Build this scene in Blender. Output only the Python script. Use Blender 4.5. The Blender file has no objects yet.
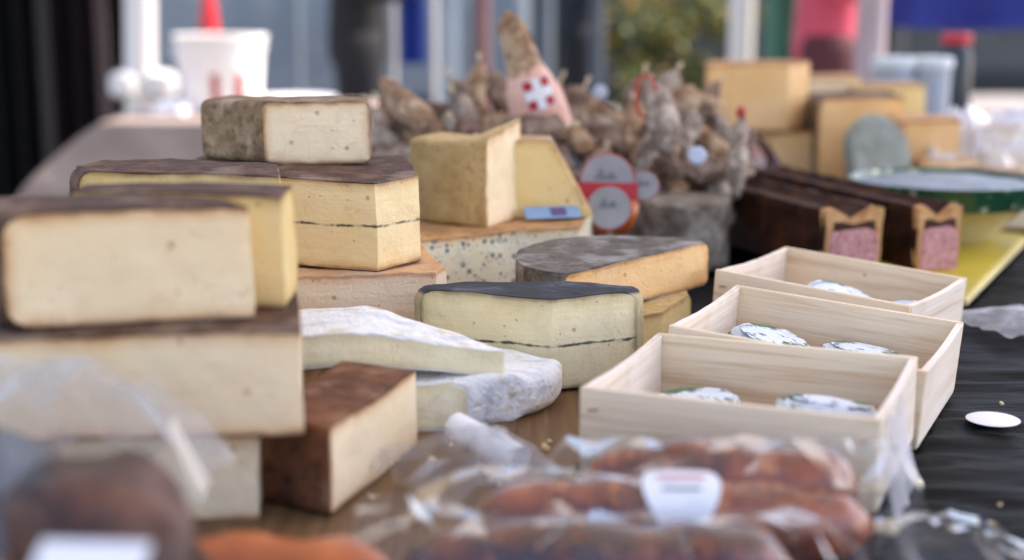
import bpy, bmesh, math, random
from mathutils import Vector, Matrix, noise, Euler
R = math.radians
C = bpy.context.scene.collection
scene = bpy.context.scene
T = 0.75            # height of the stall table
# ------------------------------------------------------------------ camera
F = 50.0; FPX = 1024*F/36.0; CAMZ = T+0.34; PITCH = math.atan(277/FPX)
cam = bpy.data.cameras.new('camera'); camo = bpy.data.objects.new('camera', cam); C.objects.link(camo)
cam.lens = F; cam.sensor_width = 36; cam.clip_start = .05; cam.clip_end = 500
camo.location = (0, 0, CAMZ); camo.rotation_euler = (math.pi/2-PITCH, 0, 0)
cam.dof.use_dof = True; cam.dof.focus_distance = 1.25; cam.dof.aperture_fstop = 2.6
scene.camera = camo
# ------------------------------------------------------------------ light
SUN_EL, SUN_AZ = 52, 70          # azimuth from +Y (away from the camera) towards +X
w = bpy.data.worlds.new('World'); scene.world = w; w.use_nodes = True
nt = w.node_tree; bg = nt.nodes['Background']
sky = nt.nodes.new('ShaderNodeTexSky'); sky.sky_type = 'NISHITA'; sky.sun_disc = False
sky.sun_elevation = R(SUN_EL); sky.sun_rotation = R(SUN_AZ); sky.dust_density = 2.0
nt.links.new(sky.outputs[0], bg.inputs[0]); bg.inputs[1].default_value = 0.15
sl = bpy.data.lights.new('sun', 'SUN'); sl.energy = 3.5; sl.angle = R(.5); sl.color = (1, .95, .87)
so = bpy.data.objects.new('sun', sl); C.objects.link(so)
sd = Vector((math.sin(R(SUN_AZ))*math.cos(R(SUN_EL)), math.cos(R(SUN_AZ))*math.cos(R(SUN_EL)), math.sin(R(SUN_EL))))
so.rotation_euler = sd.to_track_quat('Z', 'Y').to_euler(); so.location = sd*20
vs = scene.view_settings; vs.view_transform = 'Standard'; vs.look = 'None'; vs.gamma = 1; vs.use_curve_mapping = False
vs.exposure = 1.6
vs.use_white_balance = True; vs.white_balance_temperature = 6900; vs.white_balance_tint = 18
# ------------------------------------------------------------------ geometry of the view (layout helper)
def ray(px, py):
    u = (px-512)/FPX; v = (280-py)/FPX; s, c = math.sin(PITCH), math.cos(PITCH)
    return Vector((u, c+v*s, -s+v*c))
def at(px, py, z):                 # point on the level plane z above the table top
    d = ray(px, py); t = (z-.34)/d.z
    return (d.x*t, d.y*t)
def pt(px, py, Y):                 # point at distance Y
    d = ray(px, py); t = Y/d.y
    return Vector((d.x*t, Y, CAMZ+d.z*t))
# ------------------------------------------------------------------ materials
def lin(h):
    h = h.lstrip('#'); c = [int(h[i:i+2], 16)/255 for i in (0, 2, 4)]
    return tuple(x/12.92 if x <= .04045 else ((x+.055)/1.055)**2.4 for x in c)+(1,)
def c4(c): return lin(c) if isinstance(c, str) else (tuple(c)+(1,))[:4]
class Mat:
    def __init__(s, name, rough=.5, spec=.5, sss=0, coat=0, metal=0, sssr=(.012, .007, .004)):
        s.m = bpy.data.materials.new(name); s.m.use_nodes = True; s.nt = s.m.node_tree
        s.b = s.nt.nodes['Principled BSDF']
        s.b.inputs['Roughness'].default_value = rough; s.b.inputs['Specular IOR Level'].default_value = spec
        s.b.inputs['Metallic'].default_value = metal
        if sss:
            s.b.inputs['Subsurface Weight'].default_value = sss; s.b.inputs['Subsurface Radius'].default_value = sssr
            s.b.inputs['Subsurface Scale'].default_value = 1.0
        if coat: s.b.inputs['Coat Weight'].default_value = coat; s.b.inputs['Coat Roughness'].default_value = .12
        s.tc = s.nt.nodes.new('ShaderNodeTexCoord'); s.co = s.tc.outputs['Object']; s.col = None; s.hs = []
    def n(s, t, **kw):
        x = s.nt.nodes.new(t)
        for k, v in kw.items(): setattr(x, k, v)
        return x
    def l(s, a, b): s.nt.links.new(a, b)
    def stretch(s, v):
        mp = s.n('ShaderNodeMapping'); mp.inputs['Scale'].default_value = v; s.l(s.co, mp.inputs[0]); return mp.outputs[0]
    def noise(s, scale, detail=4, rough=.55, co=None, dist=0):
        x = s.n('ShaderNodeTexNoise'); x.inputs['Scale'].default_value = scale; x.inputs['Detail'].default_value = detail
        x.inputs['Roughness'].default_value = rough; x.inputs['Distortion'].default_value = dist
        s.l(co or s.co, x.inputs['Vector']); return x.outputs['Fac']
    def ramp(s, fac, stops):
        x = s.n('ShaderNodeValToRGB'); e = x.color_ramp.elements
        while len(e) < len(stops): e.new(.5)
        for k, (p, c) in zip(e, stops): k.position = p; k.color = c4(c)
        s.l(fac, x.inputs[0]); return x.outputs[0]
    def math(s, op, a, b=None, clamp=False):
        x = s.n('ShaderNodeMath', operation=op, use_clamp=clamp)
        for i, v in enumerate((a, b)):
            if v is None: continue
            if isinstance(v, (int, float)): x.inputs[i].default_value = v
            else: s.l(v, x.inputs[i])
        return x.outputs[0]
    def mix(s, fac, a, b):
        x = s.n('ShaderNodeMix', data_type='RGBA')
        for i, v in ((0, fac), (6, a), (7, b)):
            if isinstance(v, (int, float)): x.inputs[i].default_value = v
            elif isinstance(v, (tuple, str)): x.inputs[i].default_value = c4(v)
            else: s.l(v, x.inputs[i])
        return x.outputs[2]
    def base(s, stops, scale=10, detail=4, rough=.55, co=None, dist=0):
        s.col = s.ramp(s.noise(scale, detail, rough, co, dist), stops); return s
    def over(s, c, scale, lo, hi, detail=4, co=None, amt=1.0, rough=.6):     # blotches of another colour
        f = s.ramp(s.noise(scale, detail, rough, co), [(lo, (0, 0, 0)), (hi, (amt, amt, amt))]); s.col = s.mix(f, s.col, c); return s
    def specks(s, c, scale, r, p, amt=.8, bump=True):
        v = s.n('ShaderNodeTexVoronoi'); v.inputs['Scale'].default_value = scale; s.l(s.co, v.inputs['Vector'])
        d = s.math('SUBTRACT', r, v.outputs['Distance']); d = s.math('MULTIPLY', d, 12, True)
        sp = s.n('ShaderNodeSeparateColor'); s.l(v.outputs['Color'], sp.inputs[0])
        g = s.math('GREATER_THAN', sp.outputs[0], p); f = s.math('MULTIPLY', s.math('MULTIPLY', d, g), amt)
        s.col = s.mix(f, s.col, c)
        if bump: s.hs.append((s.math('MULTIPLY', f, -1.0), .0012))
        return s
    def zval(s):
        sp = s.n('ShaderNodeSeparateXYZ'); s.l(s.co, sp.inputs[0]); return sp.outputs[2]
    def band(s, z, wd, c, wob=.006, amt=.9, brk=True):                # a thin dark line through the paste
        zz = s.math('ADD', s.zval(), s.math('MULTIPLY', s.math('SUBTRACT', s.noise(22, 3), .5), wob))
        d = s.math('ABSOLUTE', s.math('SUBTRACT', zz, z))
        thick = s.math('MULTIPLY', s.noise(120, 3, .7), 2*wd) if brk else wd
        f = s.math('MULTIPLY', s.math('SUBTRACT', thick, d), 900, True)
        if brk: f = s.math('MULTIPLY', f, s.ramp(s.noise(75, 2), [(.36, (.25, .25, .25)), (.52, (1, 1, 1))]))
        s.col = s.mix(s.math('MULTIPLY', f, amt), s.col, c); return s
    def edges(s, z0, z1, wd, c, amt=.6):                         # creamline next to the rind
        z = s.zval(); zz = s.math('ADD', z, s.math('MULTIPLY', s.math('SUBTRACT', s.noise(30, 3), .5), wd))
        a = s.math('SUBTRACT', 1, s.math('DIVIDE', s.math('SUBTRACT', zz, z0), wd), True)
        b = s.math('SUBTRACT', 1, s.math('DIVIDE', s.math('SUBTRACT', z1, zz), wd), True)
        s.col = s.mix(s.math('MULTIPLY', s.math('MAXIMUM', a, b), amt), s.col, c); return s
    def rim(s, wd, c, amt=.7, c2=None):
        at_ = s.n('ShaderNodeAttribute', attribute_name='rim'); d = s.math('ADD', at_.outputs['Fac'], s.math('MULTIPLY', s.math('SUBTRACT', s.noise(40, 4), .5), wd*.8))
        f = s.math('SUBTRACT', 1, s.math('DIVIDE', d, wd), True); f = s.math('POWER', f, 1.5)
        s.col = s.mix(s.math('MULTIPLY', f, amt), s.col, c)
        if c2:
            g = s.math('SUBTRACT', 1, s.math('DIVIDE', d, wd*.3), True); s.col = s.mix(s.math('MULTIPLY', g, .6), s.col, c2)
        return s
    def bump(s, scale, dist, detail=5, rough=.6, co=None): s.hs.append((s.noise(scale, detail, rough, co), dist)); return s
    def done(s, strength=1.0):
        if s.col is not None: s.l(s.col, s.b.inputs['Base Color'])
        prev = None
        for h, d in s.hs:
            b = s.n('ShaderNodeBump'); b.inputs['Strength'].default_value = strength; b.inputs['Distance'].default_value = d
            s.l(h, b.inputs['Height'])
            if prev: s.l(prev, b.inputs['Normal'])
            prev = b.outputs[0]
        if prev: s.l(prev, s.b.inputs['Normal'])
        return s.m
def plain(name, c, rough=.5, var=.12, scale=6, bump=0, bscale=60, **kw):
    a = c4(c); d = tuple(max(0, x*(1-var)) for x in a[:3]); e = tuple(min(1, x*(1+var)) for x in a[:3])
    m = Mat(name, rough, **kw).base([(.3, d), (.7, e)], scale)
    if bump: m.bump(bscale, bump)
    return m.done()
def film(name, trans=.72, rough=.12, tint=(.9, .93, .97), white=.4, wr=.35):
    m = bpy.data.materials.new(name); m.use_nodes = True; nt = m.node_tree; nt.nodes.clear()
    o = nt.nodes.new('ShaderNodeOutputMaterial'); tr = nt.nodes.new('ShaderNodeBsdfTransparent'); tr.inputs[0].default_value = (.96, .97, .98, 1)
    gl = nt.nodes.new('ShaderNodeBsdfGlossy'); gl.inputs['Roughness'].default_value = rough; gl.inputs[0].default_value = (.9, .9, .9, 1)
    df = nt.nodes.new('ShaderNodeBsdfDiffuse'); df.inputs[0].default_value = tint+(1,)
    tl = nt.nodes.new('ShaderNodeBsdfTranslucent'); tl.inputs[0].default_value = tint+(1,)
    fr = nt.nodes.new('ShaderNodeLayerWeight'); fr.inputs[0].default_value = .12
    mu = nt.nodes.new('ShaderNodeMath'); mu.operation = 'MULTIPLY_ADD'; mu.inputs[1].default_value = .38; mu.inputs[2].default_value = .015; mu.use_clamp = True
    nt.links.new(fr.outputs[0], mu.inputs[0])
    a = nt.nodes.new('ShaderNodeMixShader'); a.inputs[0].default_value = .5
    nt.links.new(df.outputs[0], a.inputs[1]); nt.links.new(tl.outputs[0], a.inputs[2])
    b = nt.nodes.new('ShaderNodeMixShader')
    tc = nt.nodes.new('ShaderNodeTexCoord'); no = nt.nodes.new('ShaderNodeTexNoise'); no.inputs['Scale'].default_value = 28; no.inputs['Detail'].default_value = 5
    nt.links.new(tc.outputs['Object'], no.inputs['Vector'])
    rp = nt.nodes.new('ShaderNodeMapRange'); rp.inputs[1].default_value = .35; rp.inputs[2].default_value = .7
    rp.inputs[3].default_value = (1-trans)*.4; rp.inputs[4].default_value = min(1, (1-trans)*1.7)
    nt.links.new(no.outputs['Fac'], rp.inputs[0]); nt.links.new(rp.outputs[0], b.inputs[0])
    nt.links.new(tr.outputs[0], b.inputs[1]); nt.links.new(a.outputs[0], b.inputs[2])
    c = nt.nodes.new('ShaderNodeMixShader'); nt.links.new(mu.outputs[0], c.inputs[0])
    nt.links.new(b.outputs[0], c.inputs[1]); nt.links.new(gl.outputs[0], c.inputs[2])
    nt.links.new(c.outputs[0], o.inputs[0]); return m
# ------------------------------------------------------------------ objects
def tag(o, label=None, cat=None, group=None, kind=None):
    for k, v in (('label', label), ('category', cat), ('group', group), ('kind', kind)):
        if v: o[k] = v
    return o
def empty(name, loc, label, cat, group=None, rot=(0, 0, 0)):
    o = bpy.data.objects.new(name, None); o.empty_display_size = .05; C.objects.link(o)
    o.location = loc; o.rotation_euler = rot; return tag(o, label, cat, group)
def link(name, bm, mats, parent=None, sharp=35, smooth=True, loc=None):
    me = bpy.data.meshes.new(name); bmesh.ops.recalc_face_normals(bm, faces=bm.faces[:]); bm.to_mesh(me); bm.free()
    for m in (mats if isinstance(mats, (list, tuple)) else [mats]): me.materials.append(m)
    if smooth:
        me.polygons.foreach_set('use_smooth', [True]*len(me.polygons)); me.set_sharp_from_angle(angle=R(sharp))
    o = bpy.data.objects.new(name, me); C.objects.link(o)
    if parent: o.parent = parent
    if loc is not None: o.location = loc
    return o
def copy_thing(o, loc, rot=None, label=None, scale=None):
    c = o.copy(); C.objects.link(c); c.location = loc
    if rot: c.rotation_euler = rot
    if scale: c.scale = scale
    if label: c['label'] = label
    for ch in o.children:
        d = ch.copy(); C.objects.link(d); d.parent = c
        for g in ch.children:
            e = g.copy(); C.objects.link(e); e.parent = d
    return c
def refine(bm, L, it=9):
    bmesh.ops.triangulate(bm, faces=bm.faces[:])
    for _ in range(it):
        es = [e for e in bm.edges if e.calc_length() > L]
        if not es or len(bm.faces) > 60000: break
        bmesh.ops.subdivide_edges(bm, edges=es, cuts=1)
        bmesh.ops.triangulate(bm, faces=[f for f in bm.faces if len(f.verts) > 3])
def wobble(bm, amp, freq, seed=0, amp2=0, freq2=150):
    off = Vector((seed*3.1, seed*1.7, seed*.9))
    for v in bm.verts:
        d = noise.noise_vector(v.co*freq+off)*amp
        if amp2: d += noise.noise_vector(v.co*freq2+off)*amp2
        v.co += d
def bm_box(bm, x0, x1, y0, y1, z0, z1, M=None):
    vs = [bm.verts.new(p) for p in ((x0, y0, z0), (x1, y0, z0), (x1, y1, z0), (x0, y1, z0), (x0, y0, z1), (x1, y0, z1), (x1, y1, z1), (x0, y1, z1))]
    fs = [bm.faces.new([vs[i] for i in q]) for q in ((3, 2, 1, 0), (4, 5, 6, 7), (0, 1, 5, 4), (1, 2, 6, 5), (2, 3, 7, 6), (3, 0, 4, 7))]
    if M:
        for v in vs: v.co = M @ v.co
    return vs, fs
def box(x0, x1, y0, y1, z0, z1, bev=.002, seg=2, M=None):
    bm = bmesh.new(); bm_box(bm, x0, x1, y0, y1, z0, z1, M)
    if bev: bmesh.ops.bevel(bm, geom=bm.edges[:], offset=bev, segments=seg, affect='EDGES', profile=.5)
    return bm
def tube(bm, path, rad, seg=16, cap=True):
    rings = []; n = len(path)
    up = Vector((.123, .31, .94)).normalized()
    for i, p in enumerate(path):
        t = (path[min(i+1, n-1)]-path[max(i-1, 0)]).normalized()
        a = t.cross(up)
        if a.length < 1e-3: a = t.cross(Vector((1, 0, 0)))
        a.normalize(); b = t.cross(a).normalized(); r = rad[i] if isinstance(rad, (list, tuple)) else rad
        rings.append([bm.verts.new(p+(a*math.cos(q)+b*math.sin(q))*r) for q in (2*math.pi*k/seg for k in range(seg))])
    for i in range(n-1):
        for k in range(seg):
            bm.faces.new((rings[i][k], rings[i][(k+1) % seg], rings[i+1][(k+1) % seg], rings[i+1][k]))
    if cap:
        bm.faces.new(rings[0][::-1]); bm.faces.new(rings[-1])
    return rings
def lathe(bm, prof, seg=40, M=None):
    rings = []
    for r, z in prof:
        rings.append([bm.verts.new((r*math.cos(q), r*math.sin(q), z)) for q in (2*math.pi*k/seg for k in range(seg))])
    for i in range(len(prof)-1):
        for k in range(seg):
            bm.faces.new((rings[i][k], rings[i][(k+1) % seg], rings[i+1][(k+1) % seg], rings[i+1][k]))
    bm.faces.new(rings[0][::-1]); bm.faces.new(rings[-1])
    if M:
        for r in rings:
            for v in r: v.co = M @ v.co
def off_poly(P, offs):
    n = len(P); out = []
    A = sum(P[i][0]*P[(i+1) % n][1]-P[(i+1) % n][0]*P[i][1] for i in range(n)); sg = 1 if A > 0 else -1
    L = []
    for i in range(n):
        a, b = Vector(P[i]), Vector(P[(i+1) % n]); d = (b-a).normalized(); nn = Vector((-d.y, d.x))*sg*offs[i]
        L.append((a+nn, d))
    for i in range(n):
        (p, d), (q, e) = L[i-1], L[i]; cr = d.x*e.y-d.y*e.x
        if abs(cr) < 1e-4: out.append(q)
        else:
            t = ((q.x-p.x)*e.y-(q.y-p.y)*e.x)/cr; out.append(p+d*t)
    return out
def arc(cx, cy, r, a0, a1, n):
    return [(cx+r*math.cos(R(a0+(a1-a0)*i/n)), cy+r*math.sin(R(a0+(a1-a0)*i/n))) for i in range(n+1)]
def smooth_arc(p, q, bulge, n=8):   # curved rind side from p to q, bulging to the right hand of p->q; returns points without q
    p, q = Vector(p), Vector(q); d = q-p; nn = Vector((d.y, -d.x)); out = []
    for i in range(n):
        t = i/n; o = p+d*t+nn*bulge*4*t*(1-t); out.append((o.x, o.y))
    return out
def solid(P, kinds, z0, z1, rr, L, rimz=True):
    bm = bmesh.new(); n = len(P)
    lo = [bm.verts.new((p[0], p[1], z0)) for p in P]; hi = [bm.verts.new((p[0], p[1], z1)) for p in P]
    bm.faces.new(lo[::-1]); bm.faces.new(hi); ed = []
    for i in range(n):
        j = (i+1) % n; bm.faces.new((lo[i], lo[j], hi[j], hi[i]))
    if rr > 0:
        for i in range(n):
            j = (i+1) % n
            if kinds[i] == 'r':
                ed += [bm.edges.get((lo[i], lo[j])), bm.edges.get((hi[i], hi[j]))]
        if ed: bmesh.ops.bevel(bm, geom=ed, offset=rr, segments=4, affect='EDGES', profile=.5)
    refine(bm, L)
    lay = bm.verts.layers.float.new('rim')
    for v in bm.verts:
        d = min(v.co.z-z0, z1-v.co.z) if rimz else .05
        for i in range(n):
            if kinds[i] == 'r':
                a, b = Vector(P[i][:2]), Vector(P[(i+1) % n][:2]); ab = b-a; tt = max(0, min(1, (v.co.xy-a).dot(ab)/max(1e-9, ab.length_squared)))
                d = min(d, (v.co.xy-a-ab*tt).length)
        v[lay] = max(0, d)
    return bm
def cheese(name, label, poly, z0, z1, rind, paste, t=.0014, rr=.012, group=None, L=.007, wob=.0012, seed=1, deform=None, M=None, lift=T, cat='cheese'):
    """poly: list of (x, y, kind) - kind c = cut face, r = rind, for the side that starts there.  rind and paste are two parts"""
    P = [(p[0], p[1]) for p in poly]; K = [p[2] for p in poly]
    A = sum(P[i][0]*P[(i+1) % len(P)][1]-P[(i+1) % len(P)][0]*P[i][1] for i in range(len(P)))
    cx = sum(p[0] for p in P)/len(P); cy = sum(p[1] for p in P)/len(P)
    Q = [(p[0]-cx, p[1]-cy) for p in P]; h = z1-z0
    root = empty(name, (cx, cy, lift+z0) if M is None else (0, 0, 0), label, cat, group)
    if M is not None: root.matrix_world = M
    for part, m in (('rind', rind), ('paste', paste)):
        if part == 'rind': b = solid(Q, K, 0, h, rr, L, rind != paste)
        else: b = solid(off_poly(Q, [t if k == 'r' else -.0006 for k in K]), K, t, h-t, max(0, rr-t*.6), L, rind != paste)
        for v in b.verts:
            base = Vector((v.co.x+cx, v.co.y+cy, v.co.z+z0))
            d = noise.noise_vector(base*14+Vector((seed*5.3, 0, 0)))*wob*2+noise.noise_vector(base*60+Vector((0, seed*3.3, 0)))*wob*.55
            v.co += d
            if deform: v.co = deform(v.co)
        link(part, b, m, root, sharp=38)
    return root
# ------------------------------------------------------------------ palette
def paste_mat(name, a, b, h=None, line=None, edge=None, holes=(.10, .86), blue=False, rough=.42, holec='#b98f5a', dark='#8a5f38'):
    m = Mat(name, rough, .35, sss=.25)
    m.base([(.25, a), (.55, b), (.8, a)], 9, 5)
    m.over(edge or '#d9b27a', 26, .55, .85, amt=.35)
    m.rim(.011, edge or '#cfa068', .7, dark)
    if holes: m.specks(holec, 75, holes[0]*2.0, holes[1], .65); m.specks(holec, 190, .25, .93, .5)
    if blue: m.specks('#5d7076', 130, .4, .74, .8); m.specks('#46606a', 260, .34, .74, .75); m.specks('#7d8c84', 60, .3, .84, .5); m.over('#9fb0a4', 40, .58, .72, amt=.5)
    if line: m.band(line, .0016, '#23262b')
    m.over('#ffffff', 7, .5, .8, amt=.12); m.over(holec, 60, .62, .74, amt=.22)
    kd = m.stretch((14, 14, 150)); m.hs.append((m.noise(1.0, 3, .6, kd), .0007))          # knife drag
    v = m.n('ShaderNodeTexVoronoi', feature='DISTANCE_TO_EDGE'); v.inputs['Scale'].default_value = 26
    wv = m.n('ShaderNodeVectorMath', operation='ADD'); nn = m.n('ShaderNodeTexNoise'); nn.inputs['Scale'].default_value = 18; nn.inputs['Detail'].default_value = 4
    m.l(m.co, nn.inputs['Vector']); sc = m.n('ShaderNodeVectorMath', operation='SCALE'); sc.inputs['Scale'].default_value = .09; m.l(nn.outputs['Color'], sc.inputs[0])
    m.l(m.co, wv.inputs[0]); m.l(sc.outputs[0], wv.inputs[1]); m.l(wv.outputs[0], v.inputs['Vector'])
    crk = m.math('MULTIPLY', m.math('SUBTRACT', 1, m.math('MULTIPLY', v.outputs['Distance'], 45), True), m.ramp(m.noise(11, 3), [(.56, (0, 0, 0)), (.64, (1, 1, 1))]))
    m.col = m.mix(m.math('MULTIPLY', crk, .05), m.col, holec); m.hs.append((m.math('MULTIPLY', crk, -1.0), .0003))
    m.bump(55, .0012).bump(260, .0006)
    m.l(m.ramp(m.noise(35, 4), [(.3, (.3, .3, .3)), (.7, (.55, .55, .55))]), m.b.inputs['Roughness'])
    return m.done()
def rind_mat(name, stops, scale=30, spots=None, bump=.0022, rough=.75, sc2=90, frost=None):
    m = Mat(name, rough, .4); m.base(stops, scale, 6, .65)
    if spots: m.over(spots, sc2, .52, .66, amt=.8)
    if frost: m.over(frost, 18, .5, .68, amt=.75)
    m.bump(70, bump).bump(300, bump*.35); return m.done()
p_ivory = paste_mat('paste ivory', '#f8dcae', '#f9e4c0', .075, edge='#d69f68')
p_ivory_pink = paste_mat('paste warm ivory', '#f9d5a2', '#fbdfb4', .078, edge='#d9954f')
p_yellow = paste_mat('paste yellow', '#ecca80', '#f0d698', .08, edge='#b98f48', holes=(.1, .8), holec='#8e6c34')
p_ash = paste_mat('paste with ash line', '#f2d08a', '#f7deaa', .082, line=.041, edge='#cf9a60')
p_ash2 = paste_mat('paste pale with ash line', '#efdaa2', '#f5e6bc', .08, line=.038, edge='#b39a68', dark='#6c6150')
p_ash3 = paste_mat('paste rosy with low ash line', '#f6d6b0', '#f9e0c2', .085, line=.030, edge='#dc9a6c')
p_blue = paste_mat('paste blue veined', '#e9deb8', '#f0e7ca', .085, edge='#d8a060', blue=True)
p_orange = paste_mat('paste golden', '#ebb976', '#efc78e', .045, edge='#d0904c')
p_olive = paste_mat('paste olive yellow', '#cdb277', '#d8c08a', .096, edge='#a08a50')
p_back = paste_mat('paste amber', '#e6b472', '#ecc48c', .1, edge='#c88040')
p_white = paste_mat('paste soft cream', '#f2e2b6', '#f5eac8', .04, edge='#e4d3a0', holes=None, rough=.3, dark='#d8d0b8')
r_dark = rind_mat('rind dark plum', [(.3, '#2a1a12'), (.5, '#543422'), (.72, '#83604a')], 26, '#1d1412', frost='#9c8672', bump=.003)
r_brown = rind_mat('rind brown', [(.3, '#4c2a18'), (.5, '#6f4124'), (.75, '#8f5c36')], 26, '#3a2014', frost='#a08068', bump=.0035)
r_grey = rind_mat('rind grey stone', [(.3, '#675038'), (.5, '#8f7454'), (.75, '#b29a7a')], 34, '#5a432b', frost='#c4b49c', bump=.003)
r_slate = rind_mat('rind slate', [(.3, '#3e3832'), (.5, '#665e56'), (.72, '#8d857c')], 40, '#4a3c2e', frost='#a5a2a0', bump=.004)
r_black = rind_mat('rind blue black', [(.3, '#15171d'), (.5, '#2b2d34'), (.75, '#5c5c60')], 30, '#4d3d2c', frost='#5d6878')
hm_ = Mat('rind grey tan with blue black top', .7, .35); hm_.base([(.3, '#a2946f'), (.6, '#c2b48e')], 26, 6)
zt = hm_.math('MULTIPLY', hm_.math('SUBTRACT', hm_.math('ADD', hm_.zval(), hm_.math('MULTIPLY', hm_.math('SUBTRACT', hm_.noise(30, 4), .5), .008)), .074), 400, True)
hm_.col = hm_.mix(zt, hm_.col, hm_.ramp(hm_.noise(34, 5), [(.35, '#15171e'), (.55, '#2c303b'), (.75, '#5d6474')])); hm_.bump(70, .002); r_side = hm_.done()
r_stone = rind_mat('rind pale stone', [(.3, '#4a4238'), (.5, '#776c5e'), (.75, '#a69c8e')], 40, '#4e4438', frost='#bdb6ac', bump=.003)
r_tan = rind_mat('rind tan', [(.3, '#a2774a'), (.55, '#c09566'), (.8, '#d8b58b')], 28, '#8a6440')
r_orange = rind_mat('rind pale rosy', [(.3, '#b98a5e'), (.55, '#d6ab80'), (.8, '#e3c4a2')], 28, frost='#cbb7a0')
r_olive = rind_mat('rind straw', [(.3, '#ab8d58'), (.55, '#c3a671'), (.8, '#d2b988')], 24, '#a98c5c', bump=.0012)
def bloom_mat():
    m = Mat('rind white bloom', .8, .3, sss=.15); m.base([(.3, '#e0e2e4'), (.5, '#f0f0ee'), (.75, '#f8f7f4')], 34, 7, .7)
    st = m.stretch((20, 60, 20)); m.over('#aab6c2', 1.3, .55, .68, amt=.55, co=st); m.over('#d8c48e', 40, .58, .7, amt=.7)
    m.bump(75, .005).bump(200, .002); return m.done()
r_bloom = bloom_mat()
def wood_mat(name, ax, a='#c9a57a', b='#dcbf97', c='#e6cfae'):
    m = Mat(name, .6, .3); v = [38, 38, 38]; v[ax] = 2.2; st = m.stretch(v)
    m.base([(.28, a), (.5, b), (.75, c)], 1.6, 6, .6, co=st, dist=.6)
    v2 = [160, 160, 160]; v2[ax] = 3; m.over('#b58f63', 1.5, .56, .75, co=m.stretch(v2), amt=.5)
    m.hs.append((m.noise(1.5, 4, .6, m.stretch(v2)), .0008)); m.specks('#6a4526', 42, .10, .9, .8, False); m.over('#a8845e', 9, .6, .8, amt=.3); return m.done()
crate_wood = [wood_mat('crate wood along', 0, '#cfa981', '#ecd6b6', '#f4e4cc'), wood_mat('crate wood across lit', 1, '#e6d4be', '#f1e3d2', '#f6ede2'), wood_mat('crate wood bottom', 0, '#c3a176', '#d2b389', '#dcc29c')]  # side boards paler: light from the right put into their colour
board_wood = wood_mat('serving board wood', 1, '#553c26', '#705236', '#876846')
film_clear = film('clear plastic film', .985, .08)
film_milky = film('milky plastic film', .8, .2, (.85, .87, .92))
film_veil = film('thin milky film', .84, .35, (.86, .84, .86))
film_white = film('white plastic bag', .12, .35, (.82, .85, .92))
paper_white = plain('white paper', '#e8e9ec', .6, .05, 30, .0006)
paper_grey = plain('shaded label paper', '#939496', .5, .15, 20)  # white paper greyed, the shade on the labels is in the colour
paper_blue = plain('pale blue paper', '#b9c4d6', .5, .1, 20, .0008)
ink_red = plain('red ink', '#b3212b', .45, .08, 20)
ink_blue = plain('blue ink', '#3b5fa0', .45, .1, 20)
ink_green = plain('green ink', '#4c7a3a', .45, .2, 20)
ink_grey = plain('grey ink', '#6d747c', .5, .2, 40)
white_metal = plain('white painted metal', '#dcdcd8', .4, .04)
# ------------------------------------------------------------------ setting
def grid(nx, ny, f):
    bm = bmesh.new(); vs = [[bm.verts.new(f(i/nx, j/ny)) for i in range(nx+1)] for j in range(ny+1)]
    for j in range(ny):
        for i in range(nx): bm.faces.new((vs[j][i], vs[j][i+1], vs[j+1][i+1], vs[j+1][i]))
    return bm
gm = Mat('market square paving', .8, .4); gm.base([(.3, '#6f6c68'), (.7, '#8d8983')], .9, 8)
gm.over('#55524f', 4, .5, .7, amt=.6); gm.bump(14, .01); gm.bump(90, .003)
tag(link('ground', grid(24, 24, lambda u, v: (-150+300*u, -60+300*v, 0)), gm.done()), kind='structure')
# stall table with its black plastic cover
TX0, TX1, TY0, TY1 = -.52, 1.0, .40, 3.3
tb = empty('market_table', (.2, 1.8, 0), 'long market table spread with crinkled black plastic', 'table')
link('tabletop', box(TX0-.2, TX1-.2, TY0-1.8, TY1-1.8, T-.035, T-.006, .003), plain('table wood', '#8a6a48', .6), tb)
def leg_bm(x, y): 
    b = bmesh.new(); tube(b, [Vector((x, y, 0)), Vector((x, y, T-.035))], .02, 12); return b
for x in (-.6, .68):
    for y in (-1.25, 1.35): link('leg', leg_bm(x, y), plain('table steel', '#6b6d70', .35, metal=1), tb)
bp = Mat('black plastic sheet', .5, .06); bp.base([(.3, '#08090b'), (.7, '#101114')], 8)
st = bp.stretch((7, 34, 7)); bp.hs.append((bp.noise(1.2, 3, .5, st, .8), .004)); bp.bump(60, .0006)
def cover(u, v):
    x = TX0-.16+(TX1-TX0+.32)*u; y = TY0-.16+(TY1-TY0+.32)*v
    ox = max(TX0-.01-x, 0, x-TX1-.01); oy = max(TY0-.01-y, 0, y-TY1-.01); o = max(ox, oy)
    z = T-.004+.0045*abs(noise.noise(Vector((x*7, y*38, 1.3))))*2*(1 if x > .1 else .3)
    if o > 0: z = T-.002-o*3.2; x = min(max(x, TX0-.012), TX1+.012); y = min(max(y, TY0-.012), TY1+.012); x += .012*math.sin(y*40)*(1 if ox else 0); y += .012*math.sin(x*40)*(1 if oy else 0)
    return (x-.2, y-1.8, z)
link('table_cover', grid(150, 420, cover), bp.done(), tb, sharp=60)
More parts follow.
